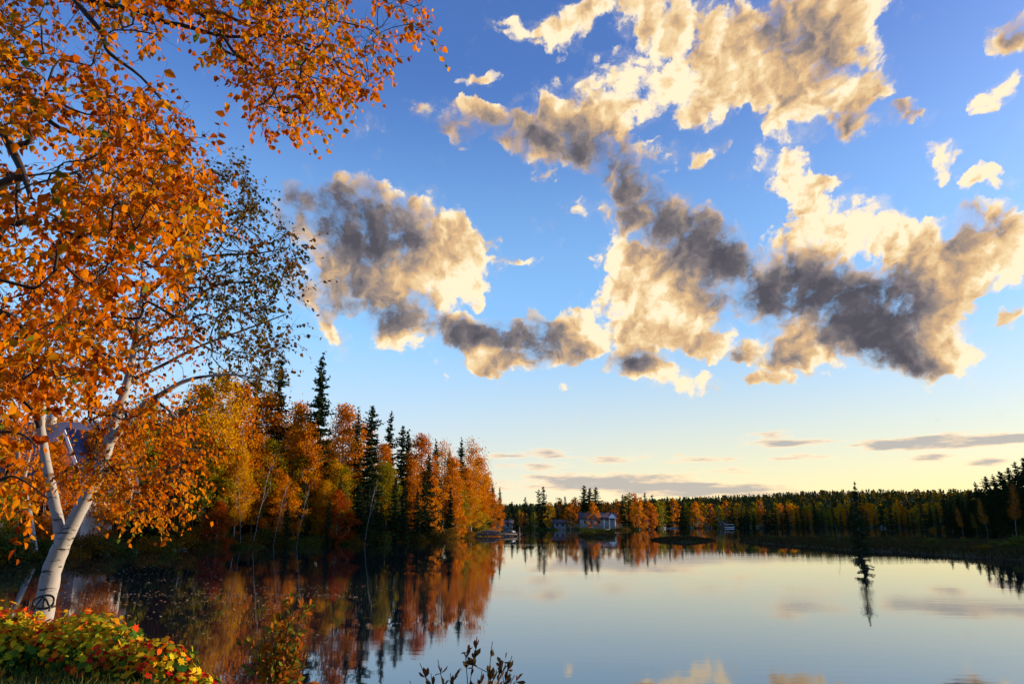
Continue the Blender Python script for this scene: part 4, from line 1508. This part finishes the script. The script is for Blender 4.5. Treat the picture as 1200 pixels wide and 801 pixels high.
# stones at the left waterline
def stone(label, x, y, z, r, mat, seed, group, flat=.6):
    rng = np.random.default_rng(seed)
    import bmesh
    bm = bmesh.new()
    bmesh.ops.create_icosphere(bm, subdivisions=3, radius=1)
    ph = rng.uniform(0, 6, 3)
    for v in bm.verts:
        k = 1 + .16 * math.sin(v.co.x * 2.6 + ph[0]) + .14 * math.sin(v.co.y * 3.1 + ph[1]) + .10 * math.sin(v.co.z * 5 + v.co.x * 4 + ph[2])
        v.co = Vector((v.co.x * k * r * 1.2, v.co.y * k * r, v.co.z * k * r * flat))
    me = bpy.data.meshes.new('stone')
    bm.to_mesh(me)
    bm.free()
    me.materials.append(mat)
    o = tag(link('stone', me), label, 'stone', group)
    o.location = (x, y, z)
    o.rotation_euler = (0, 0, rng.uniform(0, 6))


p = on_water(231, 642)
stone('tall white stone at the left waterline below the red leaved bush', p[0] + .3, p[1] - .4, .55, .55, PALE_STONE, 3, None, 1.3)
stone('white flat stone lying on the tall white stone at the left waterline', p[0] + .55, p[1] - .35, 1.42, .36, PALE_STONE, 4, None, .55)
for i in range(46):
    px = rr_.uniform(95, 250)
    p = on_water(px, float(np.interp(px, [0, 120, 230, 330], [656, 648, 642, 638.5])) + rr_.uniform(-.4, 1.2))
    stone('grey stone in the rubble edge along the dark left waterline', p[0], p[1], rr_.uniform(-.05, .2), rr_.uniform(.18, .5), STONE, 100 + i, 'stones of the left waterline')


# ------------------------------------------------------------------ the near trees
def in_poly(x, y, poly):
    return poly_sd(np.array([x]), np.array([y]), poly)[0] < 0


def fill(rng, poly, n, d0, d1, clump=.0, hole=()):
    """points spread through a region of the crown, d0 to d1 metres away"""
    poly = np.array(poly, float)
    lo, hi = poly.min(0), poly.max(0)
    out = []
    while len(out) < n:
        x, y = rng.uniform(lo, hi)
        if not in_poly(x, y, poly):
            continue
        if clump and vnoise(np.array(x), np.array(y), .035, 9) < clump - .5:
            continue
        if any(((x - a) / rx) ** 2 + ((y - b) / ry) ** 2 < 1 for a, b, rx, ry in hole):
            continue
        out.append(at(x, y, rng.uniform(d0, d1)))
    return out


def limb(pts):
    """pixel, pixel, distance -> a smooth line in space"""
    return catmull([at(*p) for p in pts], 4)


def near_birch():
    rng = np.random.default_rng(5)
    D = 9.6
    base = at(52, 716, D)
    gz = ground_z(base[0], base[1])
    t = thing('white_birch', 'white birch with a forked black marked trunk rising from the near bank at the left', 'birch', (base[0], base[1], gz))
    o = np.array((base[0], base[1], gz))
    px_m = D / F_PX
    stems = [  # points (px, py, depth), widths in pixels
        ([(36, 765, D), (50, 722, D), (55, 695, D), (62, 664, D), (72, 640, D)], (31, 27.5, 25.5, 24.5, 24)),
        ([(72, 640, D), (91, 602, D), (112, 562, D + .05), (125, 525, D + .1), (135, 492, D + .1), (147, 456, D + .15), (155, 420, D + .2), (162, 375, D + .3), (168, 330, D + .4), (165, 280, D + .5), (176, 230, D + .6), (186, 190, D + .6)],
         (21, 19, 18, 16.5, 14, 12, 9.5, 8, 6.5, 5, 4, 3)),
        ([(72, 640, D), (68, 610, D + .05), (60, 572, D + .1), (53, 535, D + .15), (48, 500, D + .2), (50, 476, D + .2), (58, 440, D + .3), (56, 400, D + .3), (44, 350, D + .4), (40, 300, D + .5)], (17, 15, 14, 12.5, 11, 9, 7, 5.5, 4.5, 3)),
        ([(127, 520, D + .1), (147, 496, D), (170, 473, D - .1), (192, 460, D - .2), (213, 448, D - .2), (238, 441, D - .2), (275, 439, D - .1), (315, 446, D)], (12, 10.5, 9.5, 8, 6.5, 4.5, 3.2, 2)),
        ([(48, 503, D + .2), (40, 482, D + .1), (20, 462, D), (-12, 448, D - .2), (-40, 440, D - .2)], (8, 7, 6, 4.5, 3)),
        ([(158, 405, D + .2), (182, 385, D + .4), (218, 362, D + .6), (250, 335, D + .8), (290, 330, D + 1)], (7, 6, 4.5, 3.2, 2)),
        ([(165, 352, D + .4), (196, 325, D + .6), (226, 306, D + .9), (255, 299, D + 1.1), (300, 297, D + 1.2), (338, 290, D + 1.3)], (5.5, 5, 4.2, 3.4, 2.4, 1.4)),
        ([(166, 300, D + .5), (190, 268, D + .4), (222, 240, D + .5), (255, 212, D + .6)], (4.5, 4, 3, 1.6)),
        ([(149, 448, D + .15), (190, 428, D + .4), (235, 405, D + .7), (290, 385, D + 1.0), (335, 368, D + 1.2)], (5, 4, 3.2, 2.4, 1.4)),
    ]
    tr, br = Geo(), Geo()
    nodes, par = [], []
    for k, (pts, w) in enumerate(stems):
        line = limb(pts) - o
        rad = np.interp(np.linspace(0, len(w) - 1, len(line)), range(len(w)), w) * px_m / 2 * (.80 if k < 4 else 1)
        if k in (0,):
            rad[:4] *= (1.25, 1.15, 1.08, 1.03)
        (tr if k < 4 else br).tube(line, rad, 14 if k < 3 else 8, wobble=.045, rng=rng)
        start = len(nodes)
        for i, q in enumerate(line):
            nodes.append(q)
            if i == 0:
                par.append(-1 if k == 0 else int(np.argmin(np.linalg.norm(np.array(nodes[:start]) - q, axis=1))))
            else:
                par.append(start + i - 1)
    sparse = fill(rng, [(205, 225), (240, 185), (268, 183), (302, 215), (330, 262), (354, 290), (346, 330), (350, 385), (330, 415), (345, 440), (300, 455), (235, 430), (205, 330)], 230, 9.0, 12.0, .05)
    mid = fill(rng, [(95, 255), (150, 190), (235, 195), (240, 330), (215, 425), (160, 445), (100, 430)], 130, 8.4, 11.2)
    low = fill(rng, [(112, 500), (150, 450), (228, 470), (243, 530), (240, 580), (200, 600), (160, 612), (120, 560)], 66, 7.6, 9.4, .08)
    low += fill(rng, [(58, 478), (128, 470), (128, 560), (84, 600), (70, 560)], 12, 8.4, 9.3)
    left = fill(rng, [(-40, 350), (100, 330), (132, 440), (96, 480), (60, 470), (20, 500), (-30, 540)], 78, 8.2, 10.4, .05)
    top = fill(rng, [(95, 150), (250, 180), (232, 260), (100, 262)], 50, 9, 11)
    tg = np.array(sparse + mid + low + left + top) - o
    P_, pr, ends = grow(nodes, par, tg, rng, .16, start=(0, 0, 4.0), curl=.32, droop=.06, low=.25)
    r = np.minimum(radii_for(pr, ends, .0034, .46), .035)
    i = np.arange(len(nodes), len(P_))
    br.edges(P_[pr[i]], P_[i], np.minimum(r[pr[i]], r[i] * 1.3), r[i], 4)
    # fine side twigs
    k = rng.choice(i, min(1500, len(i)), replace=False)
    d = unit(P_[k] - P_[pr[k]] + rng.standard_normal((len(k), 3)) * .12 + np.array((0, 0, -.03)))
    br.edges(P_[k], P_[k] + d * rng.uniform(.1, .32, (len(k), 1)), np.full(len(k), .0028), np.full(len(k), .0012), 3)
    link('trunk', tr.mesh('trunk', WHITE_BARK, True), t)
    names = (('sparse_foliage', 0, len(sparse), 18, .060, OLIVE_LEAF, .22, .5), ('foliage', len(sparse), len(tg), 34, .055, NEAR_LEAF, .19, .45))
    for nm, a, b, per, size, mat, sp, mean in names:
        g = Geo()
        for q in range(a, b):
            m = int(per * np.clip(rng.normal(1, .35), .3, 1.8))
            e = ends[q]
            sprays(g, br, tg[q], P_[e] - P_[pr[e]], m, size, sp * 1.75, rng, mean + .16 * math.sin(q * 1.7), .0022)
        link(nm, g.mesh(nm, mat), t)
    link('branches', br.mesh('branches', TWIG), t)
    # the black twisted wire hung on the foot of the trunk
    w = Geo()
    c0 = at(52, 705, D - .22) - o
    a = np.linspace(0, 2 * np.pi, 25)
    s = px_m
    ring = [c0 + np.array((11 * s * math.cos(q) + 1.5 * s * math.sin(q), -.02 * math.cos(q * 2), 7 * s * math.sin(q))) for q in a]
    w.tube(ring, np.full(25, 1.15 * s), 7)
    w.tube([c0 + np.array((x * s, -.03, z * s)) for x, z in ((-9, -12), (-8, -6), (-4, 1), (0, 6.5), (1, 2), (1, -6))], np.full(6, 1.0 * s), 6)
    w.tube([c0 + np.array((x * s, -.035, z * s)) for x, z in ((0, 6.5), (4, 2), (7, -3), (9, -5), (8, -9))], np.full(5, 1.0 * s), 6)
    ho = tag(link('wire_hoop', w.mesh('wire_hoop', BLACK_IRON, True)), 'black bent wire hoop hung against the foot of the white birch', 'wire hoop')
    ho.location = o


near_birch()


def overhang():
    rng = np.random.default_rng(15)
    bx, by = -4.6, 5.0
    gz = ground_z(bx, by)
    o = np.array((bx, by, gz))
    t = thing('overhanging_birch', 'big birch whose orange leafed branches reach in over the upper left of the view', 'birch', tuple(o))
    trunk = catmull([(0, 0, -.3), (.05, 0, 1.2), (.1, .05, 2.6), (.05, .1, 4.0), (.15, .15, 5.4), (.1, .2, 7.0)], 5)
    tr, br = Geo(), Geo()
    tr.tube(trunk, np.interp(np.linspace(0, 1, len(trunk)), [0, 1], [.20, .07]), 12, wobble=.03, rng=rng)
    link('trunk', tr.mesh('trunk', WHITE_BARK, True), t)
    nodes, par = [q for q in trunk], [i - 1 for i in range(len(trunk))]
    limbs = [
        ([(-40, 120, 4.6), (0, 150, 4.5), (14, 175, 4.5), (28, 206, 4.4), (36, 232, 4.3)], (15, 12, 10, 7, 4)),
        ([(14, 172, 4.5), (35, 165, 4.4), (34, 148, 4.4)], (7, 6, 4)),
        ([(-60, 60, 4.8), (0, 96, 4.7), (34, 118, 4.6), (70, 150, 4.6), (120, 160, 4.7), (170, 150, 4.9)], (13, 10, 7, 5, 3.5, 2)),
        ([(-20, -60, 5.2), (60, -14, 5.2), (118, 4, 5.2), (160, 12, 5.25), (190, 25, 5.3), (215, 30, 5.3), (266, 43, 5.4), (320, 41, 5.5), (370, 55, 5.6)], (12, 10, 8, 7, 6.5, 6, 5, 3.5, 2)),
        ([(120, -30, 5.2), (199, 0, 5.3), (229, 13, 5.3), (259, 15, 5.4), (280, 25, 5.5), (300, 27, 5.6), (350, 18, 5.7), (420, 30, 5.8)], (9, 7.5, 6.5, 6, 5, 4, 3, 2)),
        ([(229, 12, 5.3), (256, 34, 5.3), (273, 60, 5.3), (293, 74, 5.4), (316, 98, 5.5), (328, 125, 5.5)], (5, 5, 4.2, 3.6, 2.5, 1.5)),
        ([(310, -10, 5.6), (322, 20, 5.6), (345, 50, 5.7), (390, 70, 5.8), (430, 90, 5.8)], (5, 4.5, 3.6, 2.6, 1.5)),
        ([(80, -10, 4.9), (100, 15, 4.8), (120, 40, 4.8), (128, 62, 4.8), (165, 90, 4.9), (200, 130, 5.0)], (8, 7, 6, 5, 3.5, 2)),
        ([(-40, 240, 4.4), (20, 262, 4.3), (70, 235, 4.3), (110, 232, 4.4), (165, 242, 4.6)], (9, 7, 5, 4, 2)),
        ([(-50, 380, 4.4), (0, 365, 4.3), (30, 390, 4.3), (40, 430, 4.3)], (8, 6, 4, 2)),
        ([(-60, 520, 4.6), (0, 506, 4.5), (28, 510, 4.5), (45, 525, 4.5)], (4, 3.2, 2.4, 1.2)),
        ([(-60, 590, 4.6), (0, 562, 4.5), (22, 560, 4.5), (58, 585, 4.5)], (4, 3.2, 2.4, 1.2)),
    ]
    for pts, w in limbs:
        line = limb(pts) - o
        i0 = int(np.argmin(np.linalg.norm(np.array(nodes) - line[0], axis=1)))
        d = float(np.linalg.norm(nodes[i0] - line[0]))
        if d > .08:
            q0 = nodes[i0]
            m = np.linspace(0, 1, 7)[:-1, None]
            ctrl = (q0 + line[0]) / 2 + np.array((0, 0, .12 * d))
            line = np.concatenate(((1 - m) ** 2 * q0 + 2 * m * (1 - m) * ctrl + m ** 2 * line[0], line))
            w = tuple(np.concatenate(([w[0] * 1.25], w)))
        rad = np.interp(np.linspace(0, len(w) - 1, len(line)), range(len(w)), w) * 5.0 / F_PX / 2
        br.tube(line, rad, 8, wobble=.03, rng=rng)
        for i, q in enumerate(line):
            nodes.append(q)
            par.append(i0 if i == 0 else len(nodes) - 2)
    holes = [(212, 46, 22, 20), (236, 98, 46, 30), (268, 145, 30, 26), (45, 190, 22, 20), (190, 60, 14, 22), (60, 175, 14, 10), (110, 290, 16, 16)]
    tg = fill(rng, [(190, -30), (495, -30), (508, 40), (470, 60), (470, 84), (440, 108), (418, 122), (400, 100), (372, 128), (345, 166), (322, 140), (300, 178), (272, 152), (285, 105), (240, 70), (200, 60)], 170, 4.7, 6.3, .12, holes)
    n1 = len(tg)
    tg += fill(rng, [(-40, -30), (200, -30), (178, 60), (165, 105), (225, 130), (238, 160), (215, 200), (245, 250), (225, 300), (200, 335), (120, 330), (65, 400), (-40, 440)], 300, 3.5, 6.0, .16, holes)
    tg += fill(rng, [(-40, 300), (140, 285), (112, 440), (60, 470), (-40, 470)], 84, 3.7, 5.4, .12, holes)
    tg += fill(rng, [(-40, 500), (35, 500), (60, 570), (40, 600), (-40, 600)], 16, 4.3, 5.0)
    tg = np.array(tg) - o
    P_, pr, ends = grow(nodes, par, tg, rng, .10, start=(0, 0, 4.0), curl=.3, droop=.03, low=.1)
    r = np.minimum(radii_for(pr, ends, .0022, .46), .02)
    i = np.arange(len(nodes), len(P_))
    br.edges(P_[pr[i]], P_[i], np.minimum(r[pr[i]], r[i] * 1.3), r[i], 4)
    k = rng.choice(i, min(2200, len(i)), replace=False)
    d = unit(P_[k] - P_[pr[k]] + rng.standard_normal((len(k), 3)) * .09)
    br.edges(P_[k], P_[k] + d * rng.uniform(.05, .18, (len(k), 1)), np.full(len(k), .0016), np.full(len(k), .0008), 3)
    g = Geo()
    for q in range(len(tg)):
        m = int(21 * np.clip(rng.normal(1, .35), .3, 1.8))
        e = ends[q]
        sprays(g, br, tg[q], P_[e] - P_[pr[e]], m * 1.12, .049, .21, rng, (.42 if q >= n1 else .48) + .20 * math.sin(q * 1.7), .0013)
    link('branches', br.mesh('branches', TWIG), t)
    link('foliage', g.mesh('foliage', NEAR_LEAF), t)


overhang()


def bank_birch():
    """the crooked birch across the inlet, left of the near one"""
    rng = np.random.default_rng(25)
    D = 57.0
    b = at(37, 640, D)
    gz = ground_z(b[0], b[1])
    o = np.array((b[0], b[1], gz))
    t = thing('crooked_birch', 'crooked white birch across the inlet before the house, left of the near birch', 'birch', tuple(o))
    tr, br = Geo(), Geo()
    lines = [([(40, 646, D), (38, 625, D), (34, 598, D), (28, 572, D), (22, 545, D), (18, 515, D), (22, 480, D)], (10, 8.5, 7.5, 6.5, 5.5, 4.5, 3)),
             ([(27, 568, D), (33, 540, D), (38, 515, D), (42, 480, D)], (5, 4, 3.4, 2)), ([(22, 545, D), (20, 500, D), (2, 470, D)], (3.6, 3, 2))]
    nodes, par = [], []
    for k, (pts, w) in enumerate(lines):
        ln = limb(pts) - o
        tr.tube(ln, np.interp(np.linspace(0, len(w) - 1, len(ln)), range(len(w)), w) * D / F_PX / 2 * .75, 9, wobble=.03, rng=rng)
        s0 = len(nodes)
        for i, q in enumerate(ln):
            nodes.append(q)
            par.append(-1 if (k == 0 and i == 0) else (int(np.argmin(np.linalg.norm(np.array(nodes[:s0]) - q, axis=1))) if i == 0 else s0 + i - 1))
    tg = np.array(fill(rng, [(-60, 430), (60, 440), (75, 500), (40, 560), (-60, 560)], 60, D - 3, D + 3)) - o
    P_, pr, ends = grow(nodes, par, tg, rng, .6, curl=.3, low=.3)
    r = np.minimum(radii_for(pr, ends, .012, .46), .1)
    i = np.arange(len(nodes), len(P_))
    br.edges(P_[pr[i]], P_[i], r[pr[i]], r[i], 4)
    g = Geo()
    for q in tg:
        leaf_cards(g, q + rng.standard_normal((55, 3)) * .55, .19, rng, .8, np.clip(rng.normal(.4, .2, 55), 0, 1), .5)
    link('trunk', tr.mesh('trunk', WHITE_BARK, True), t)
    link('branches', br.mesh('branches', TWIG), t)
    fo = link('foliage', g.mesh('foliage', AUTUMN), t)


bank_birch()

# ------------------------------------------------------------------ the near bank: maple leaved shrubs, grass, shore plants
MAPLE_OUT = []
for a_, r_ in ((0, 1.0), (16, .62), (26, .66), (44, .93), (60, .50), (72, .55), (92, .72), (112, .42), (150, .40), (172, .34)):
    MAPLE_OUT.append((a_, r_))
MAPLE = [(r_ * math.sin(R(a_)), r_ * math.cos(R(a_))) for a_, r_ in MAPLE_OUT] + [(0, -.12)] + [(-r_ * math.sin(R(a_)), r_ * math.cos(R(a_))) for a_, r_ in MAPLE_OUT[:0:-1]]
MAPLE = np.array(MAPLE)


def maple_leaves(g, c, face, size, rng, tint):
    n = len(c)
    nrm = unit(face + rng.standard_normal((n, 3)) * .38)
    up = unit(np.cross(nrm, unit(rng.standard_normal((n, 3)) * .8 + np.array((1., 0, 0)))))
    rt = np.cross(up, nrm)
    L = (size * rng.uniform(.65, 1.25, n) * .55)[:, None, None]
    m = len(MAPLE)
    cup = (MAPLE[:, 0] ** 2 + MAPLE[:, 1] ** 2)[None, :, None] * rng.uniform(-.32, .05, n)[:, None, None]
    v = c[:, None, :] + L * (MAPLE[None, :, :1] * rt[:, None, :] + (MAPLE[None, :, 1:] - .3) * up[:, None, :] + cup * nrm[:, None, :])
    ctr = c + (L[:, 0] * -.3) * up
    v = np.concatenate((v, ctr[:, None, :]), 1)
    i = np.arange(m)
    tri = np.stack((i, (i + 1) % m, np.full(m, m)), 1)
    g.add(v.reshape(-1, 3), ((np.arange(n) * (m + 1))[:, None, None] + tri[None]).reshape(-1, 3), np.repeat(tint, m + 1))


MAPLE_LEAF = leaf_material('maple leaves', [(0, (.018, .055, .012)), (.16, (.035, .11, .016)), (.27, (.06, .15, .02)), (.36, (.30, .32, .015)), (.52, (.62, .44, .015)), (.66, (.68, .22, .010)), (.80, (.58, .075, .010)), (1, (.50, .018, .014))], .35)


def maple_shrub(label, cx, cy, rx, ry, h, n, seed, red, size=.100):
    rng = np.random.default_rng(seed)
    gz = ground_z(cx, cy)
    t = thing('maple_shrub', label, 'shrub', (cx, cy, gz), 0, 1, 'maple leaved shrubs on the near bank')
    th = rng.uniform(0, 2 * np.pi, n)
    ph = np.arccos(rng.uniform(-.05, 1, n))
    dirn = np.stack((np.sin(ph) * np.cos(th), np.sin(ph) * np.sin(th), np.cos(ph)), 1)
    k = rng.uniform(.62, 1.05, n) * (1 + .10 * np.sin(th * 3 + seed) + .07 * np.sin(th * 5 + ph * 4))
    c = dirn * k[:, None] * np.array((rx, ry, h))
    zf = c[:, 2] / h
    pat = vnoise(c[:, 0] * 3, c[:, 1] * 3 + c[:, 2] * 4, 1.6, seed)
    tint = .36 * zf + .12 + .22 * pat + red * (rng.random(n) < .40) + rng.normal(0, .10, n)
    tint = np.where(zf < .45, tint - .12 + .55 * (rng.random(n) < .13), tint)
    g = Geo()
    maple_leaves(g, c, unit(dirn * np.array((1, 1, 1.2)) + np.array((.15, -.35, .25))), size, rng, np.clip(tint, 0, 1))
    s = Geo()
    m = min(140, n)
    q = rng.choice(n, m, replace=False)
    root = np.stack((c[q, 0] * .45, c[q, 1] * .45, np.full(m, -.08)), 1)
    midp = root * .5 + c[q] * .5 + rng.normal(0, .03, (m, 3))
    s.edges(np.concatenate((root, midp)), np.concatenate((midp, c[q])), np.full(2 * m, .006), np.full(2 * m, .004), 4)
    link('foliage', g.mesh('foliage', MAPLE_LEAF), t)
    link('stem', s.mesh('stem', TWIG), t)


for lab, px, py, D_, rx, ry, h, n, seed, red in (
        ('large mound of green and yellow maple leaves with red patches before the white birch', 92, 745, 8.25, .80, .55, .50, 2400, 3, .30),
        ('orange topped maple leaved mound at the left edge before the white birch', -6, 730, 8.5, .80, .55, .54, 2400, 9, .28),
        ('low red and yellow maple sprouts at the lower edge right of the large mound', 176, 786, 7.75, .46, .34, .36, 900, 5, .45),
        ('low red maple sprouts tapering off at the water end of the row', 222, 800, 7.6, .36, .3, .30, 600, 6, .5),
        ('small red leaved maple sprout at the foot of the large mound', 112, 792, 7.7, .24, .2, .28, 260, 7, .6)):
    p = at(px, py, D_)
    maple_shrub(lab, float(p[0]), float(p[1]), rx, ry, h, n, seed, red)

GRASS = leaf_material('grass blades', [(0, (.03, .05, .012)), (.6, (.07, .095, .02)), (1, (.14, .12, .03))], .3, per_object=False)


def near_grass():
    rng = np.random.default_rng(3)
    n = 26000
    x, y = rng.uniform(-9.5, -.5, n), rng.uniform(4.8, 11, n)
    sd = poly_sd(x, y, LAKE)
    k = sd > .15
    x, y = x[k], y[k]
    z = height(x, y)
    n = len(x)
    a = rng.uniform(0, 6.28, n)
    h = rng.uniform(.05, .15, n) * (1 + .4 * vnoise(x, y, 2, 6))
    w = np.stack((np.cos(a), np.sin(a), 0 * a), 1) * .005
    b = np.stack((x, y, z - .01), 1)
    tip = b + np.stack((rng.normal(0, .04, n), rng.normal(0, .04, n), h), 1)
    mid = b * .5 + tip * .5 + np.array((0, 0, .015))
    g = Geo()
    g.add(np.stack((b - w, b + w, mid + w * .7, tip, mid - w * .7), 1).reshape(-1, 3), np.arange(5 * n).reshape(n, 5), np.repeat(rng.uniform(0, 1, n), 5))
    kind(link('bank_grass', g.mesh('bank_grass', GRASS)), 'stuff')
    g = Geo()
    m = 900
    x, y = rng.uniform(-9, -1.5, m), rng.uniform(5.2, 10, m)
    k = poly_sd(x, y, LAKE) > .1
    c = np.stack((x, y, height(x, y) + .035), 1)[k]
    maple_leaves(g, c, np.tile((0, 0, 1.), (len(c), 1)), .09, rng, np.clip(rng.normal(.68, .17, len(c)), .3, 1))
    kind(link('fallen_leaves', g.mesh('fallen_leaves', MAPLE_LEAF)), 'stuff')


near_grass()


def floating_leaves():
    rng = np.random.default_rng(4)
    pts = []
    for y0, n, x0, x1, sp in ((697, 300, 60, 420, 2.0), (706, 130, 70, 330, 2.0), (689, 110, 200, 460, 2), (680, 90, 80, 300, 2.5), (672, 60, 60, 260, 2.5), (720, 70, 130, 330, 6), (745, 40, 200, 420, 12), (664, 60, 110, 260, 3)):
        for k in range(n):
            pts.append(on_water(rng.uniform(x0, x1), y0 + rng.normal(0, sp)))
    c = np.array(pts) + np.array((0, 0, .008))
    n = len(c)
    a = rng.uniform(0, 6.28, n)
    u = np.stack((np.cos(a), np.sin(a), .12 * rng.standard_normal(n)), 1)
    w = np.stack((-np.sin(a), np.cos(a), .12 * rng.standard_normal(n)), 1)
    L = rng.uniform(.03, .075, n)[:, None]
    g = Geo()
    g.add(np.stack((c - u * L, c + w * L * .6 + np.array((0, 0, .012)), c + u * L, c - w * L * .6 + np.array((0, 0, .012))), 1).reshape(-1, 3), np.arange(4 * n).reshape(n, 4), np.repeat(rng.uniform(0, 1, n), 4))
    kind(link('floating_leaves', g.mesh('floating_leaves', leaf_material('floating leaves', [(0, (.30, .18, .08)), (.5, (.42, .30, .16)), (1, (.45, .16, .04))], .2, .06, False))), 'stuff')


floating_leaves()


def willow_shrub(label, px, top, D_, width, stems, seed, mat, leaf, per, base_z_drop=.0, name='shore_willow', aspect=.42, whorl=False, tints=None):
    rng = np.random.default_rng(seed)
    x, y = at(px, top, D_)[:2]
    z = ground_z(x, y)
    o = np.array((x, y, z))
    t = thing(name, label, 'shrub', tuple(o))
    s, g = Geo(), Geo()
    for (tx, ty, dd) in stems:
        tipp = at(tx, ty, D_ + dd) - o
        b = np.array((rng.uniform(-.12, .12), rng.uniform(-.1, .1), -.1))
        ctrl = b * .5 + tipp * .5 + np.array((-(tipp[0] - b[0]) * .35, rng.uniform(-.05, .05), .15))
        q = np.linspace(0, 1, 16)[:, None]
        ln = (1 - q) ** 2 * b + 2 * q * (1 - q) * ctrl + q ** 2 * tipp
        s.tube(ln, np.linspace(.009, .0025, 16), 6)
        lng = float(np.linalg.norm(tipp - b))
        for k in range(5):
            f = rng.uniform(.45, .95)
            p0 = ln[int(f * 15)]
            d = unit(unit(ln[15] - ln[12]) + rng.standard_normal(3) * .55)
            L = rng.uniform(.08, .24)
            s.edges([p0], [p0 + d * L], np.array([.003]), np.array([.0015]), 4)
            m = per
            tt = rng.uniform(.3, 1.05, m)[:, None]
            place(g, p0 + d * L * tt, d, leaf, rng, aspect, whorl, tints)
        m = per * 3
        tt = rng.uniform(.55, 1.0, m)
        idx = (tt * 15).astype(int)
        place(g, ln[idx], unit(ln[15] - ln[11]), leaf, rng, aspect, whorl, tints)
    link('foliage', g.mesh('foliage', mat), t)
    link('stem', s.mesh('stem', TWIG), t)


def place(g, c, d, leaf, rng, aspect, whorl, tints):
    n = len(c)
    out = unit(d + rng.standard_normal((n, 3)) * (.55 if whorl else .9) + np.array((0, 0, .15)))
    side = unit(np.cross(out, rng.standard_normal((n, 3))))
    up = np.cross(out, side)
    L = (leaf * rng.uniform(.7, 1.25, n))[:, None]
    W = L * aspect
    k = up * L * .09
    v = np.stack((c, c - side * W * .36 + out * L * .35 + k, c - side * W * .5 + out * L * .68 + k, c + out * L, c + side * W * .5 + out * L * .68 + k, c + side * W * .36 + out * L * .35 + k), 1)
    b = (np.arange(n) * 6)[:, None]
    lo, hi = tints or (0, 1)
    g.add(v.reshape(-1, 3), np.concatenate((b + np.array((0, 3, 2, 1)), b + np.array((0, 5, 4, 3)))), np.repeat(rng.uniform(lo, hi, n), 6))


WILLOW_LEAF = leaf_material('willow leaves', [(0, (.07, .11, .015)), (.25, (.14, .15, .02)), (.45, (.34, .13, .010)), (1, (.36, .085, .008))], .40)
DARK_LEAF = leaf_material('dark shore leaves', [(0, (.055, .05, .018)), (.5, (.085, .045, .02)), (1, (.10, .03, .02))], .2)
willow_shrub('leafy shrub turning orange with green tips over the dark water', 330, 760, 6.3, 1, [(356, 697, .1), (345, 705, 0), (330, 713, 0), (318, 722, -.1), (308, 735, 0), (338, 735, .1), (352, 742, 0), (362, 760, .1), (322, 750, -.1), (300, 765, 0), (334, 768, .05), (312, 752, .1), (340, 755, -.1), (326, 740, .1)], 8, WILLOW_LEAF, .072, 9)
willow_shrub('dark reddish shrub with upright oval leaves standing against the bright water', 545, 790, 5.4, 1,
             [(577, 751, 0), (600, 768, .1), (593, 776, 0), (545, 765, 0), (554, 775, .05), (513, 772, 0), (492, 776, -.05), (528, 788, 0), (565, 785, .1), (603, 790, .1), (505, 788, 0), (480, 797, 0), (560, 795, 0)], 9, DARK_LEAF, .066, 7, name='sweet_gale', aspect=.38, whorl=True)
